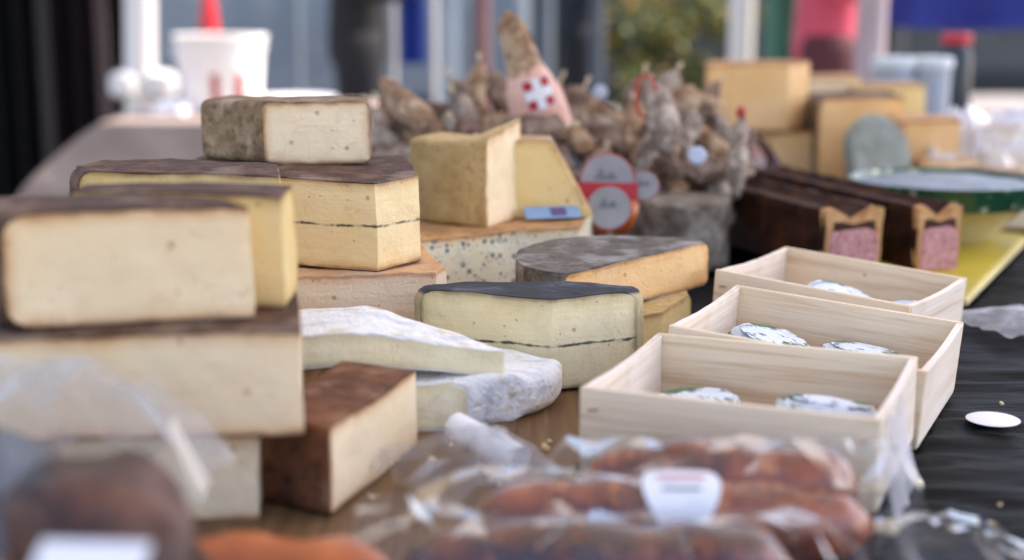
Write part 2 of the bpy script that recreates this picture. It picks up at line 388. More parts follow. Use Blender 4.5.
# serving board under the cheeses
bmv = bmesh.new(); bpts = [(-.45, .72), (.0, .72), (.045, .98), (.115, 1.17), (.18, 1.36), (.15, 1.78), (-.45, 1.78)]
lo = [bmv.verts.new((x, y, 0)) for x, y in bpts]; hi = [bmv.verts.new((x, y, .0115)) for x, y in bpts]
bmv.faces.new(lo[::-1]); bmv.faces.new(hi)
for i in range(7): bmv.faces.new((lo[i], lo[(i+1) % 7], hi[(i+1) % 7], hi[i]))
bmesh.ops.bevel(bmv, geom=bmv.edges[:], offset=.002, segments=2, affect='EDGES')
tag(link('serving_board', bmv, board_wood, loc=(0, 0, T+.003)), 'brown wooden board under the pile of cut cheeses', 'board')
ZB = .015
# ------------------------------------------------------------------ cheeses
def poly(*items):
    out = []
    for it in items:
        if isinstance(it, list): out += it
        else: out.append(it)
    return out
def rs(p, q, b=.12, n=8): return [(x, y, 'r') for x, y in smooth_arc(p, q, b, n)]
CG = 'cut cheeses piled on the board'
# big blurred wedge in front (left)
cheese('cheese_wedge', 'big pale wedge with dark top rind, topmost of the blurred stack at the front left', poly((-.311, .85, 'c'), (-.166, .889, 'c'), (-.19, .916, 'c'), (-.30, .945, 'r'), (-.36, .945, 'r'), (-.345, .875, 'r')), .142, .215, r_dark, p_ivory_pink, group=CG, seed=2, rr=.014)
cheese('cheese_wedge', 'narrow yellower wedge just behind the right end of the big pale top wedge', poly((-.30, .957, 'c'), (-.187, .922, 'c'), (-.1505, .918, 'c'), (-.153, .985, 'r'), (-.3, .992, 'r')), .142, .2165, r_dark, p_yellow, group=CG, seed=22, rr=.003)
cheese('cheese_wedge', 'pale cut wedge in the middle of the blurred stack, directly under the big top wedge', poly((-.325, .836, 'c'), (-.130, .853, 'c'), (-.150, .975, 'c'), (-.21, .992, 'r'), (-.33, .98, 'r')), .0755, .1415, r_dark, p_ivory_pink, group=CG, seed=3, rr=.004)
cheese('cheese_wedge', 'pale slab at the bottom of the blurred stack, left of the brown rind wedge', poly((-.29, .862, 'c'), (-.1625, .868, 'c'), (-.177, .97, 'c'), (-.29, .98, 'r')), ZB, .075, r_tan, p_ivory, group=CG, seed=4, rr=.004)
cheese('cheese_wedge', 'wedge with thick brown rind and pale right face standing on the board', poly((-.117, .868, 'c'), (-.0715, 1.017, 'c'), (-.13, 1.045, 'r'), (-.172, .90, 'r')), ZB, .0745, r_brown, p_ivory, t=.0016, rr=.003, group=CG, seed=5)
# support and long yellow wedge behind
cheese('cheese_wedge', 'low yellow slab half hidden beneath the long wedge with speckled cut side', poly((-.37, 1.03, 'c'), (-.21, 1.02, 'c'), (-.215, 1.2, 'c'), (-.36, 1.23, 'r')), ZB, .1185, r_tan, p_yellow, group=CG, seed=6, rr=.004)
cheese('cheese_wedge', 'long yellow wedge with small dark eyes and purple brown rind, behind the front stack', poly((-.358, 1.165, 'c'), (-.186, 1.128, 'c'), (-.2, 1.2, 'c'), (-.32, 1.262, 'r'), rs((-.36, 1.25), (-.37, 1.185), -.1), (-.37, 1.185, 'r')), .124, .2055, r_dark, p_yellow, group=CG, seed=7, rr=.012)
cheese('cheese_wedge', 'rosy wedge lying below the block with the black line in its middle', poly((-.24, 1.235, 'c'), (-.07, 1.270, 'c'), (-.062, 1.30, 'c'), (-.11, 1.5, 'r'), (-.25, 1.5, 'r')), ZB, .1, r_orange, p_ash3, group=CG, seed=8, rr=.004)
cheese('cheese_wedge', 'square cornered block with a black ash line through its middle, on the rosy wedge', poly((-.122, 1.269, 'c'), (-.087, 1.318, 'c'), (-.112, 1.5, 'r'), (-.33, 1.5, 'r'), (-.33, 1.345, 'c')), .1005, .1825, r_dark, p_ash, group=CG, seed=9, rr=.006)
cheese('cheese_wedge', 'upright piece with grey mottled rind and pale face at the top of the pile', poly((-.246, 1.40, 'c'), (-.140, 1.42, 'r'), (-.15, 1.49, 'r'), (-.3, 1.515, 'r'), (-.318, 1.463, 'r')), .183, .2445, r_grey, p_ivory, t=.0016, rr=.008, group=CG, seed=10)
cheese('cheese_wedge', 'pale wedge with bulging rind and black ash line at the centre, beside the crates', poly((.034, 1.165, 'c'), rs((.108, 1.2), (.095, 1.232), .35, 6), (.095, 1.232, 'c'), (.0, 1.238, 'c'), rs((-.066, 1.243), (-.081, 1.207), .3, 6), (-.081, 1.207, 'c')), .018, .098, r_side, p_ash2, group=CG, seed=11, rr=.013, t=.0008)
cheese('cheese_wedge', 'blue veined cheese with orange rind under the upright wedges', poly((-.105, 1.432, 'c'), (0, 1.503, 'c'), (.072, 1.53, 'c'), (.10, 1.73, 'r'), (-.13, 1.73, 'r')), ZB, .1, r_tan, p_blue, group=CG, seed=12, rr=.004)
cheese('cheese_wedge', 'upright wedge with olive left side and bright ragged right face', poly((-.027, 1.517, 'c'), (.011, 1.61, 'r'), (-.08, 1.63, 'r'), (-.114, 1.587, 'r')), .1005, .196, r_olive, p_ivory, t=.0016, rr=.006, group=CG, seed=13, wob=.002,
       deform=lambda c: Vector((c.x, c.y, c.z+max(0, c.z-.05)*(.35*max(-.1, min(1, (c.x-.02)*20))))))
Mw = Matrix.Translation(Vector((0, 1.655, T+.101))) @ Matrix.Rotation(R(90), 4, 'X') @ Matrix.Identity(4)
cheese('cheese_wedge', 'yellow wedge with sloping right side just behind the bright ragged one', [(-.06, 0, 'c'), (.087, 0, 'r'), (.039, .086, 'r'), (-.05, .09, 'c')], 0, .06, p_yellow, p_yellow, rr=.004, t=.002, group=CG, seed=14, M=Mw @ Matrix.Translation((0.01, .045, 0)))
a0 = math.degrees(math.atan2(1.244-1.339, .045-.124))
hw = [(x, y, 'r') for x, y in arc(.124, 1.339, .122, a0, a0-180, 26)]; hw[-1] = hw[-1][:2]+('c',)
cheese('half_wheel', 'half wheel with slate grey crust and golden cut face', hw[::-1][:-1]+[hw[0]] if False else [(x, y, 'r') for x, y, k in hw[::-1]][:-1]+[(hw[0][0], hw[0][1], 'c')], .0575, .1025, r_slate, p_orange, t=.0016, rr=.011, group=CG, seed=15)
cheese('cheese_wedge', 'small yellow rounded wedge peeping out below the grey half wheel', poly((.075, 1.262, 'c'), (.14, 1.30, 'c'), rs((.178, 1.385), (.12, 1.46), .12), (.12, 1.46, 'r'), (.03, 1.42, 'c'), (.03, 1.29, 'c')), ZB, .057, r_olive, p_yellow, rr=.013, group=CG, seed=16)
def slump(c): return Vector((c.x, c.y, c.z*(1-.3*max(0, (c.x)*8))-.13*max(0, c.x+.02)))
cheese('soft_cheese', 'white bloomy soft cheese slice lying higher, its thin tip towards the crates', poly((-.178, 1.05, 'c'), (-.06, 1.066, 'c'), (-.006, 1.086, 'c'), (-.05, 1.118, 'r'), (-.12, 1.155, 'r'), (-.19, 1.15, 'r')), .067, .093, r_bloom, p_white, rr=.004, group='soft white cheeses', seed=17, wob=.0018, deform=slump, L=.005)
cheese('soft_cheese', 'white bloomy soft cheese lying lower, flat on the brown board', poly((-.085, 1.056, 'c'), (-.03, 1.066, 'r'), rs((.0, 1.085), (.042, 1.148), .15, 5), (.042, 1.148, 'r'), (.0, 1.168, 'r'), (-.075, 1.195, 'r'), (-.1, 1.12, 'c')), ZB, .053, r_bloom, p_white, rr=.012, group='soft white cheeses', seed=18, wob=.002, L=.005)
lx, ly = at(552, 219, .1015); b = box(-.032, .032, -.009, .009, 0, .002, .0004, 1, Matrix.Rotation(R(14), 4, 'Z') @ Matrix.Translation((0, 0, .006)) @ Matrix.Rotation(R(38), 4, 'X')); pc = tag(link('price_card', b, plain('blue card', '#7fa0c4', .4), loc=(lx, ly, T+.1022)), 'small blue card lying on the blue veined cheese', 'card')
b = box(-.002, .016, -.006, .006, .0022, .0026, 0, 1, Matrix.Rotation(R(14), 4, 'Z') @ Matrix.Translation((0, 0, .006)) @ Matrix.Rotation(R(38), 4, 'X')); link('printed_patch', b, plain('card print', '#5a4a78', .4), pc)
# grey tomme in the second row
tom = [(x, y, 'r') for x, y in arc(.218, 1.83, .063, 0, 345, 23)]
cheese('small_cheese_wheel', 'small grey mottled cheese drum standing in front of the dry sausages', tom, .004, .093, r_stone, p_ivory, t=.0016, rr=.006, group=None, seed=19, wob=.0016)
crm = plain('cheese crumb', '#e6cfa0', .6, .1, 40)
random.seed(5)
for i in range(16):
    x_, y_ = (random.uniform(-.06, .03), random.uniform(.93, 1.04)) if i < 11 else (random.uniform(.28, .42), random.uniform(.86, 1.2))
    b = bmesh.new(); bmesh.ops.create_icosphere(b, subdivisions=2, radius=random.uniform(.0012, .0032)); wobble(b, .0012, 300, i)
    tag(link('cheese_crumb', b, crm, loc=(x_, y_, T+(.0165 if i < 11 else .0065))), ('pale cheese crumb on the bare brown board beside the brown rind wedge', 'pale crumb on the black plastic right of the crates')[i >= 11], 'crumb', 'cheese crumbs')
# ------------------------------------------------------------------ crates
staple_m = plain('steel staple', '#77787a', .35, metal=.8)
def crate(fl, bl_dir, wd, dp, ht, lift_left, rotz, label, base=0):
    root = empty('cheese_crate', (fl[0], fl[1], T+.003+lift_left+base), label, 'crate', 'three shallow wooden crates', rot=(0, math.asin(lift_left/wd) if lift_left else 0, R(rotz)))
    th = .0055
    link('end_board', box(0, wd, 0, th, 0, ht, .0012), crate_wood[0], root)
    link('end_board', box(0, wd, dp-th, dp, 0, ht, .0012), crate_wood[0], root)
    for s in (0, 1):
        b = bmesh.new(); n = 22; top = []
        y0, y1 = th+.0003, dp-th-.0003
        for i in range(n+1):
            u = i/n; zz = ht-.0008-(0.003*math.sin(u*math.pi)+.0006*noise.noise(Vector((u*9, s, 0)))); top.append((y0+(y1-y0)*u, zz))
        x0, x1 = (0, th) if s == 0 else (wd-th, wd)
        prof = [(y0, 0.0)]+top+[(y1, 0.0)]
        v0 = [b.verts.new((x0, y, z)) for y, z in prof]; v1 = [b.verts.new((x1, y, z)) for y, z in prof]
        b.faces.new(v0); b.faces.new(v1[::-1])
        for i in range(len(prof)):
            j = (i+1) % len(prof); b.faces.new((v0[i], v0[j], v1[j], v1[i]))
        link('side_board', b, crate_wood[1], root, sharp=30)
    for x in (.010, wd-.010):
        for zz in (.018, ht-.016):
            b = bmesh.new(); tube(b, [Vector((x-.0035, -.0004, zz)), Vector((x+.0035, -.0004, zz+.001))], .0006, 6); link('staple', b, staple_m, root)
    link('bottom_board', box(th+.0005, wd-th-.0005, th+.0005, dp-th-.0005, .002, .006, 0), crate_wood[2], root)
    return root
def wrapped(label, loc, r, tilt, seed, cols=('#d9e2ea', ink_blue, ink_green)):
    root = empty('wrapped_cheese', loc, label, 'cheese', 'paper wrapped cheeses in the crates', rot=tilt)
    b = bmesh.new(); lathe(b, [(r*.5, 0), (r*.96, .001), (r*1.02, .004), (r*1.0, .009), (r*.9, .0125), (r*.6, .0138), (r*.05, .0138)], 36); refine(b, .008); wobble(b, .0045, 34, seed, .0022, 120)
    link('wrapper', b, wrap_mat, root, sharp=24)
    b = bmesh.new(); lathe(b, [(r*.8, .0142), (r*.82, .0148), (r*.05, .0168)], 30); wobble(b, .0018, 34, seed); lb = link('label', b, wrap_print, root)
    return root
wm = Mat('printed cheese paper', .5, .4); wm.base([(.3, '#b9c6d4'), (.6, '#dfe6ec')], 40); wm.over('#3e5a34', 28, .56, .62, amt=.9); wm.bump(90, .0025); wrap_mat = wm.done()
wm = Mat('printed cheese label', .5, .4); wm.base([(.4, '#d5e1ea'), (.6, '#e8eef2')], 30); wm.over('#35566e', 70, .54, .58, amt=.85); wm.over('#3f6a34', 26, .54, .58, amt=.9); wrap_print = wm.done()
A1 = math.degrees(math.atan2(-.072, .201))
cr1 = crate((.047, .956), 0, .205, .182, .063, 0, -23, 'front wooden crate with two round wrapped cheeses, nearest the bagged sausages', .012)
cr2 = crate((.1235, 1.135), 0, .207, .19, .063, .016, -25.5, 'middle wooden crate of the three, between the nearest and the farthest')
cr3 = crate((.197, 1.383), 0, .198, .166, .066, .013, -35, 'farthest wooden crate, in front of the crusted meat loaves')
def incrate(cr, x, y, z): return cr.matrix_basis @ Vector((x, y, z))
for cr, x, y, z, r, tl, lb in (
    (cr1, .050, .115, .014, .038, (R(3), R(-7), .3), 'wrapped round cheese in the left half of the front crate'),
    (cr1, .150, .095, .011, .038, (R(4), R(-5), .3), 'wrapped round cheese in the right half of the front crate, lower of two'),
    (cr1, .152, .112, .0255, .036, (R(5), R(9), 1.3), 'wrapped round cheese in the right half of the front crate, upper of two'),
    (cr2, .055, .12, .024, .037, (R(9), R(12), .3), 'wrapped round cheese in the left part of the middle crate'),
    (cr2, .135, .13, .024, .036, (R(4), R(8), .8), 'wrapped round cheese right of centre in the middle crate'),
    (cr3, .095, .09, .031, .037, (R(14), R(10), .3), 'wrapped round cheese in the farthest crate, near its middle'),
    (cr3, .160, .09, .02, .031, (R(5), R(-38), .3), 'wrapped round cheese leaning on the right side of the farthest crate')):
    bpy.context.view_layer.update()
    wrapped(lb, cr.matrix_world @ Vector((x, y, z)), r, tl, int(x*1000))
# curled paper slip hanging over the right side of the front crate
def slip(u, v):
    y = .012+.085*u; s = v*.075
    return (.2055+.0016+.004*abs(math.sin(u*5))*v+.010*v*v, y+.004*math.sin(v*6), .056-s*.82+.004*math.sin(u*9))
o = tag(link('paper_slip', grid(14, 14, slip), film('thin white paper', .1, .4, (.82, .84, .92)), loc=None), 'curled white paper slip hanging on the right side of the front crate', 'paper')
bpy.context.view_layer.update(); o.matrix_world = cr1.matrix_world.copy()
# white paper disc on the plastic
b = bmesh.new(); lathe(b, [(.021, 0), (.0215, .0004), (.0205, .0009)], 40)
dx, dy = at(993, 419, .006); o = tag(link('paper_disc', b, paper_white, loc=(dx, dy, T+.0055)), 'white round paper disc lying alone on the black plastic', 'paper')
# ------------------------------------------------------------------ crusted meat loaves
cm = Mat('baked pastry crust', .7, .2); cm.base([(.3, '#1f0f08'), (.5, '#3a1d0f'), (.75, '#5d3217')], 24, 6); cm.bump(60, .0025); crust = cm.done()
cm = Mat('pastry crumb', .7, .3); cm.base([(.3, '#b98450'), (.7, '#dcae7c')], 60); cm.bump(150, .001); crumb = cm.done()
cm = Mat('pink meat filling', .5, .4, sss=.15); cm.base([(.3, '#a9656a'), (.5, '#c5898a'), (.75, '#dcb0ac')], 110, 5); cm.over('#e6cdc6', 160, .6, .68); cm.bump(120, .0015); meat = cm.done()
cm = Mat('dark meat jelly', .25, .6); cm.base([(.3, '#2a120c'), (.7, '#4b2414')], 40); jelly = cm.done()
def loaf(label, end, back, wd, ht):
    d = Vector((back[0]-end[0], back[1]-end[1], 0)); ln = d.length; ang = math.atan2(d.y, d.x)-math.pi/2
    root = empty('crusted_meat_loaf', (end[0], end[1], T+.014), label, 'meat loaf', 'meat loaves baked in pastry', rot=(0, 0, ang)); h = wd/2
    prof = [(-h*.92, 0), (h*.92, 0), (h, ht*.3), (h*.97, ht*.72), (h*1.05, ht*.84), (h*1.05, ht*.97), (h*.75, ht), (h*.5, ht*.86), (0, ht*.80), (-h*.5, ht*.86), (-h*.75, ht), (-h*1.05, ht*.97), (-h*1.05, ht*.84), (-h*.97, ht*.72), (-h, ht*.3)]
    def ext(pr, y0, y1, n=1):
        b = bmesh.new(); rows = [[b.verts.new((x, y0+(y1-y0)*k/n, z)) for x, z in pr] for k in range(n+1)]
        b.faces.new(rows[0]); b.faces.new(rows[-1][::-1])
        for k in range(n):
            for i in range(len(pr)):
                j = (i+1) % len(pr); b.faces.new((rows[k][i], rows[k][j], rows[k+1][j], rows[k+1][i]))
        return b
    b = ext(prof, .004, ln, 24); refine(b, .012); wobble(b, .0025, 40, 3); link('crust', b, crust, root)
    ins = [(x*.985, .0015+z*.985) for x, z in prof]; b = ext(ins, 0, .012); refine(b, .01); wobble(b, .0008, 60); link('crust_edge', b, crumb, root)
    b = ext([(-h*.82, .006), (h*.83, .006), (h*.85, ht*.5), (h*.80, ht*.64), (h*.35, ht*.70), (-h*.2, ht*.68), (-h*.78, ht*.66), (-h*.84, ht*.5)], -.0015, .01); link('meat_filling', b, meat, root)
    b = ext([(-h*.78, ht*.6), (h*.78, ht*.6), (h*.72, ht*.8), (h*.45, ht*.80), (0, ht*.75), (-h*.45, ht*.80), (-h*.72, ht*.8)], -.0008, .01); link('jelly', b, jelly, root)
    return root
loaf('pastry crusted meat loaf with a broad pink end, left one of the two', (.414, 1.70), (.275, 2.12), .078, .084)
loaf('pastry crusted meat loaf with a narrower pink end, beside the green rimmed bowl', (.522, 1.715), (.385, 2.14), .060, .085)
# yellow tray, green rimmed bowl
b = bmesh.new(); q = [(.455, 1.60), (.512, 1.565), (.735, 2.0), (.56, 2.14), (.43, 1.9)]
yb = Mat('yellow glaze', .35, .5, coat=.3); yb.base([(.3, '#b4a21f'), (.7, '#c8b63c')], 6); yel = yb.done()
for z0, z1, nm, mm, gr in ((0, .006, 'tray_base', plain('pale tray edge', '#e6d9a0', .5), .0), (.0062, .0115, 'tray_top', yel, .004)):
    b = bmesh.new(); pp = off_poly(q, [gr]*5) if gr else [Vector(x) for x in q]
    lo = [b.verts.new((p.x-.55, p.y-1.8, z0)) for p in pp]; hi = [b.verts.new((p.x-.55, p.y-1.8, z1)) for p in pp]
    b.faces.new(lo[::-1]); b.faces.new(hi)
    for i in range(5): b.faces.new((lo[i], lo[(i+1) % 5], hi[(i+1) % 5], hi[i]))
    if nm == 'tray_base': tray = empty('yellow_tray', (.55, 1.8, T+.006), 'flat yellow tray with pale edge under the green rimmed bowl', 'tray')
    link(nm, b, mm, tray)
bowl = empty('serving_bowl', (.605, 1.97, T+.0125), 'cream bowl with a dark green patterned rim, covered over with film', 'bowl')
b = bmesh.new(); lathe(b, [(.055, 0), (.06, .004), (.085, .03), (.112, .058), (.1135, .058), (.108, .062), (.075, .03), (.05, .012), (.01, .01)], 64); link('bowl_body', b, plain('cream glaze', '#dcc79c', .35, .06, coat=.3), bowl, sharp=50)
gmx = Mat('green glaze with pale flecks', .3, .5, coat=.4); gmx.base([(.3, '#123d2c'), (.7, '#1d5a41')], 20); gmx.over('#c9cfae', 55, .6, .64, amt=.9); 
b = bmesh.new(); lathe(b, [(.112, .0545), (.119, .056), (.131, .082), (.134, .088), (.129, .089), (.112, .06)], 64); link('bowl_rim', b, gmx.done(), bowl, sharp=50)
b = bmesh.new(); lathe(b, [(.05, .06), (.118, .076), (.122, .081), (.08, .086), (.02, .087)], 48); wobble(b, .006, 22, 2, .002, 60); link('film_cover', b, plain('greyish film', '#5d656d', .35, .35, 30, .003, 60), bowl)
# ------------------------------------------------------------------ sausages
def sausage_mat(name, stops, scale=45, rough=.35, coat=.5, spots=None, bump=.0014):
    m = Mat(name, rough, .5, coat=coat); m.base(stops, scale, 6, .65)
    if spots: m.over(spots, 130, .58, .66, amt=.7)
    m.bump(80, bump).bump(24, bump*2.5); return m.done()
s_orange = sausage_mat('smoked sausage skin', [(.32, '#2c0c03'), (.5, '#702604'), (.68, '#aa4c0c')], 30, .22, .8, '#c8742c')
s_deep = sausage_mat('dark smoked sausage skin', [(.32, '#1c0803'), (.5, '#461604'), (.66, '#7a340e')], 32, .22, .8, '#98562a')
s_bright = sausage_mat('orange sausage skin', [(.3, '#9b4412'), (.7, '#cf6a24')], 30, .35, .4)
s_dry = [sausage_mat('dry sausage skin grey', [(.3, '#4f4038'), (.47, '#8f7d70'), (.66, '#cdc0b2')], 26, .8, 0, '#d9cfc4', .006),
         sausage_mat('dry sausage skin tan', [(.3, '#523824'), (.47, '#916e50'), (.66, '#cbb092')], 26, .8, 0, '#d8c8b2', .006),
         sausage_mat('dry sausage skin brown', [(.28, '#33241c'), (.45, '#6b5041'), (.68, '#ad9684')], 26, .8, 0, '#c6b6a6', .006)]
string_m = plain('butcher string', '#c9b79a', .8)
def sausage(name, p0, p1, r, m, label, cat='sausage', group=None, bend=.15, seed=0, knob=True, rough=.003, seg=18, n=22, tip=.35):
    p0, p1 = Vector(p0), Vector(p1); mid = (p0+p1)/2; d = p1-p0; side = d.cross(Vector((0, 0, 1)))
    if side.length < .01: side = d.cross(Vector((1, 0, 0)))
    side.normalize(); up = side.cross(d).normalized(); L = d.length
    root = empty(name, mid, label, cat, group)
    path = []; rad = []
    for i in range(n+1):
        t = i/n; e = 2*t-1; path.append(p0-mid+d*t+up*bend*L*(1-e*e)*.5); rad.append(r*max(.12, (1-abs(e)**(2.6 if tip < .5 else 5))**.55)*(1+.06*math.sin(t*13+seed)))
    b = bmesh.new(); tube(b, path, rad, seg); wobble(b, rough, 44, seed, rough*.55, 110); link('skin', b, m, root, sharp=60)
    if knob:
        b = bmesh.new(); dd = d.normalized(); e = path[-1]
        tube(b, [e-dd*.004, e+dd*.004, e+dd*.010, e+dd*.016], [r*.16, r*.1, r*.22, r*.1], 10); wobble(b, .002, 120, seed); link('tied_end', b, string_m, root)
    return root
def V(x, y, z): return Vector((x, y, T+z))
SG = 'smoked sausages in the plastic bag'
def ats(px, py, z): x, y = at(px, py, z); return V(x, y, z)
S1 = (ats(470, 524, .034), ats(872, 528, .034), .0265); S2 = (ats(585, 482, .046), ats(858, 489, .052), .0225); S3 = (ats(400, 570, .027), ats(800, 578, .027), .0275)
S4 = (V(.075, .895, .024), V(.2, .842, .026), .022)
sausage('smoked_sausage', *S1, s_orange, 'smoked sausage with the white sticker, in the middle of the clear bag', group=SG, seed=1, bend=.03, tip=1)
sausage('smoked_sausage', *S2, s_orange, 'smoked sausage at the back of the clear bag, against the front crate', group=SG, seed=2, bend=.05, tip=1)
sausage('smoked_sausage', *S3, s_deep, 'darkest smoked sausage at the front of the clear bag, along the bottom of the photo', group=SG, seed=3, bend=.03, tip=1)
sausage('smoked_sausage', *S4, s_orange, 'lowest smoked sausage, under the one against the front crate', group=SG, seed=9, bend=.03, tip=1)
sausage('orange_sausage', V(-.20, .748, .022), V(-.06, .735, .018), .022, s_bright, 'bright orange sausage at the lower edge, left of the clear bag', seed=4, tip=1)
# sticker on the middle sausage
def onto(q, rr_, lift=.0018):
    t = .52+.095*rr_*math.cos(q); a = R(58)+R(52)*rr_*math.sin(q)
    A_, B_, r = S1; ax = (B_-A_).normalized(); fr = Vector((0, -1, 0)); fr = (fr-ax*fr.dot(ax)).normalized()
    c = A_.lerp(B_, t); bnd = .03*(B_-A_).length*.5*(1-(2*t-1)**2)
    return c+Vector((0, 0, bnd))+(fr*math.cos(a)+Vector((0, 0, 1))*math.sin(a))*(r*1.06+lift)
stk = tag(link('sticker', grid(28, 6, lambda u, v: onto(u*2*math.pi, .02+.98*v*(1+.06*math.sin(u*2*math.pi*3)))), paper_white), 'white rounded sticker with a faded red line on the bagged sausage', 'sticker')
link('printed_line', grid(8, 2, lambda u, v: onto(math.atan2(.28+.14*v, -.6+1.2*u), math.hypot(.28+.14*v, -.6+1.2*u), .0024)), plain('faded red ink', '#c98a92', .5), stk)
link('printed_line', grid(8, 2, lambda u, v: onto(math.atan2(-.05+.08*v, -.5+1.0*u), math.hypot(-.05+.08*v, -.5+1.0*u), .0024)), ink_grey, stk)
# clear bag over them: a sheet draped over the sausages
SEGS = [(a, b, r+.004) for a, b, r in (S1, S2, S3)]
def ridged(x, y, s, f):
    n = 0; a = 1
    for k in range(4):
        n += a*(1-abs(noise.noise(Vector((x*f, y*f*1.5, s+k*7)))*2.0)); f *= 2.1; a *= .5
    return n/1.9
def drape(x, y):
    z = .004
    for a, b, r in SEGS:
        ab = (b-a); t = max(-.03, min(1.03, ((x-a.x)*ab.x+(y-a.y)*ab.y)/(ab.x**2+ab.y**2)))
        d = math.hypot(x-a.x-ab.x*t, y-a.y-ab.y*t); zz = a.z+(b.z-a.z)*t-T
        hgt = zz+math.sqrt(max(0, r*r-d*d)) if d < r else zz*max(0, 1-((d-r)/.04))**1.2
        z = max(z, hgt)
    return z
def creased(nx, ny, f, jit, seed, it=1, amp=.004):
    """a sheet of random flat facets with sharp creases between them"""
    rnd = random.Random(seed); bm = bmesh.new()
    vs = [[bm.verts.new(f((i+(rnd.uniform(-jit, jit) if 0 < i < nx else 0))/nx, (j+(rnd.uniform(-jit, jit) if 0 < j < ny else 0))/ny, rnd)) for i in range(nx+1)] for j in range(ny+1)]
    for j in range(ny):
        for i in range(nx):
            q = (vs[j][i], vs[j][i+1], vs[j+1][i+1], vs[j+1][i])
            for t in (((0, 1, 2), (0, 2, 3)) if rnd.random() < .5 else ((0, 1, 3), (1, 2, 3))): bm.faces.new([q[k] for k in t])
    for _ in range(it):
        bmesh.ops.subdivide_edges(bm, edges=bm.edges[:], cuts=1, use_grid_fill=True); bmesh.ops.triangulate(bm, faces=[g for g in bm.faces if len(g.verts) > 3])
        for v in bm.verts: v.co += noise.noise_vector(v.co*70+Vector((seed, 0, 0)))*amp*.5
    return bm
def bagsheet(u, v, rnd):
    x = -.10+.345*u; y = .685+.235*v-.17*(x-.06)
    x += .03*noise.noise(Vector((u*3, v*3, 3))); y += .02*noise.noise(Vector((u*3, v*3, 9)))
    e = min(u, 1-u, v, 1-v)
    return (x-.08, y-.83, max(.007, drape(x, y)+rnd.uniform(-.001, .006)+(rnd.uniform(0, .010) if e < .12 else 0)))
bag = tag(link('plastic_bag', creased(24, 15, bagsheet, .42, 5, 1, .003), film_clear, loc=(.08, .83, T), sharp=16), 'crumpled clear plastic bag over the smoked sausages', 'bag')
def crumple(name, label, cx, cy, rx, ry, z0, hgt, m, seed, f=18, n=9, rot=0, cat='plastic', up=0, group=None):
    rt = Matrix.Rotation(rot, 3, 'Z')
    def fn(u, v, rnd):
        a, b = 2*u-1, 2*v-1
        k = 1+.3*noise.noise(Vector((a*2, b*2, seed))); p = rt @ Vector((a*rx*k, b*ry*k, 0)); e = max(abs(a), abs(b))
        h = hgt*(max(0, 1-e**2.2)*.7+.05)+hgt*rnd.uniform(-.05, .4)*(1-.3*e)
        return (p.x, p.y, max(.001, h))
    return tag(link(name, creased(n, n, fn, .4, seed, 1, min(rx, ry)*.05), m, loc=(cx, cy, z0), sharp=18), label, cat, group)
crumple('plastic_scrap', 'folded scrap of clear film between the brown rind wedge and the sausage bag', -.028, .94, .055, .045, T+.017, .035, film_milky, 4, 22, rot=.5)
crumple('plastic_scrap', 'crumpled film corner over the black plastic, right of the sausage bag', .255, .815, .06, .045, T+.006, .03, film_clear, 6, 24)
crumple('plastic_scrap', 'crumpled white film beside the farthest crate, right of the yellow tray', .535, 1.47, .06, .06, T+.008, .012, film_white, 7, 20, rot=.4)
# rolled white paper tube in the film
b = bmesh.new(); p0, p1 = pt(455, 425, 1.0), pt(520, 462, .955); tube(b, [p0, p0.lerp(p1, .5), p1], [.010, .011, .0115], 20); wobble(b, .001, 60)
tag(link('paper_roll', b, paper_white), 'short white paper roll lying in clear film beside the white soft cheese', 'paper')
# ------------------------------------------------------------------ blurred front-left corner
hm = Mat('cured ham skin', .5, .4, coat=.1); hm.base([(.35, '#1a0d09'), (.5, '#3f2318'), (.65, '#6f4636')], 20, 6); hm.over('#80594c', 26, .54, .66, amt=.6); hm.bump(40, .005)  # pinkish blotches paint highlights into the skin colour
root = empty('cured_ham', V(-.185, .635, 0), 'dark brown cured ham standing blurred at the front left', 'ham', rot=(R(6), R(-6), 0))
b = bmesh.new(); lathe(b, [(.03, .0), (.054, .02), (.058, .05), (.050, .08), (.037, .108), (.021, .128), (.006, .136)], 32); wobble(b, .022, 16, 5, .006, 50); link('ham_body', b, hm.done(), root, sharp=80)
sausage('orange_sausage', V(-.29, .60, .06), V(-.225, .58, .085), .02, s_bright, 'orange sausage blurred at the left edge beside the dark ham', seed=6, tip=1)
sausage('dry_sausage', V(-.33, .62, .03), V(-.20, .545, .03), .034, s_deep, 'dark sausage lowest in the blurred front left corner', seed=8, tip=1)
crumple('plastic_bag', 'greyish crumpled plastic bag blurred at the far left beside the dark ham', -.265, .665, .05, .05, T+.075, .06, film('grey plastic', .3, .3, (.28, .31, .36)), 11, 14)
crumple('plastic_bag', 'clear crumpled bag blurred in front of the pale wedge stack', -.27, .765, .10, .045, T+.065, .085, film_veil, 12, 12)
cx_, cy_ = at(90, 562, .125)
tag(link('price_card', box(-.022, .022, -.010, .010, 0, .0015, .0004, 1, Matrix.Rotation(R(-4), 4, 'Z') @ Matrix.Rotation(R(25), 4, 'X')), paper_white, loc=(cx_, cy_, T+.125)), 'white card blurred at the bottom left in front of the dark ham', 'card')
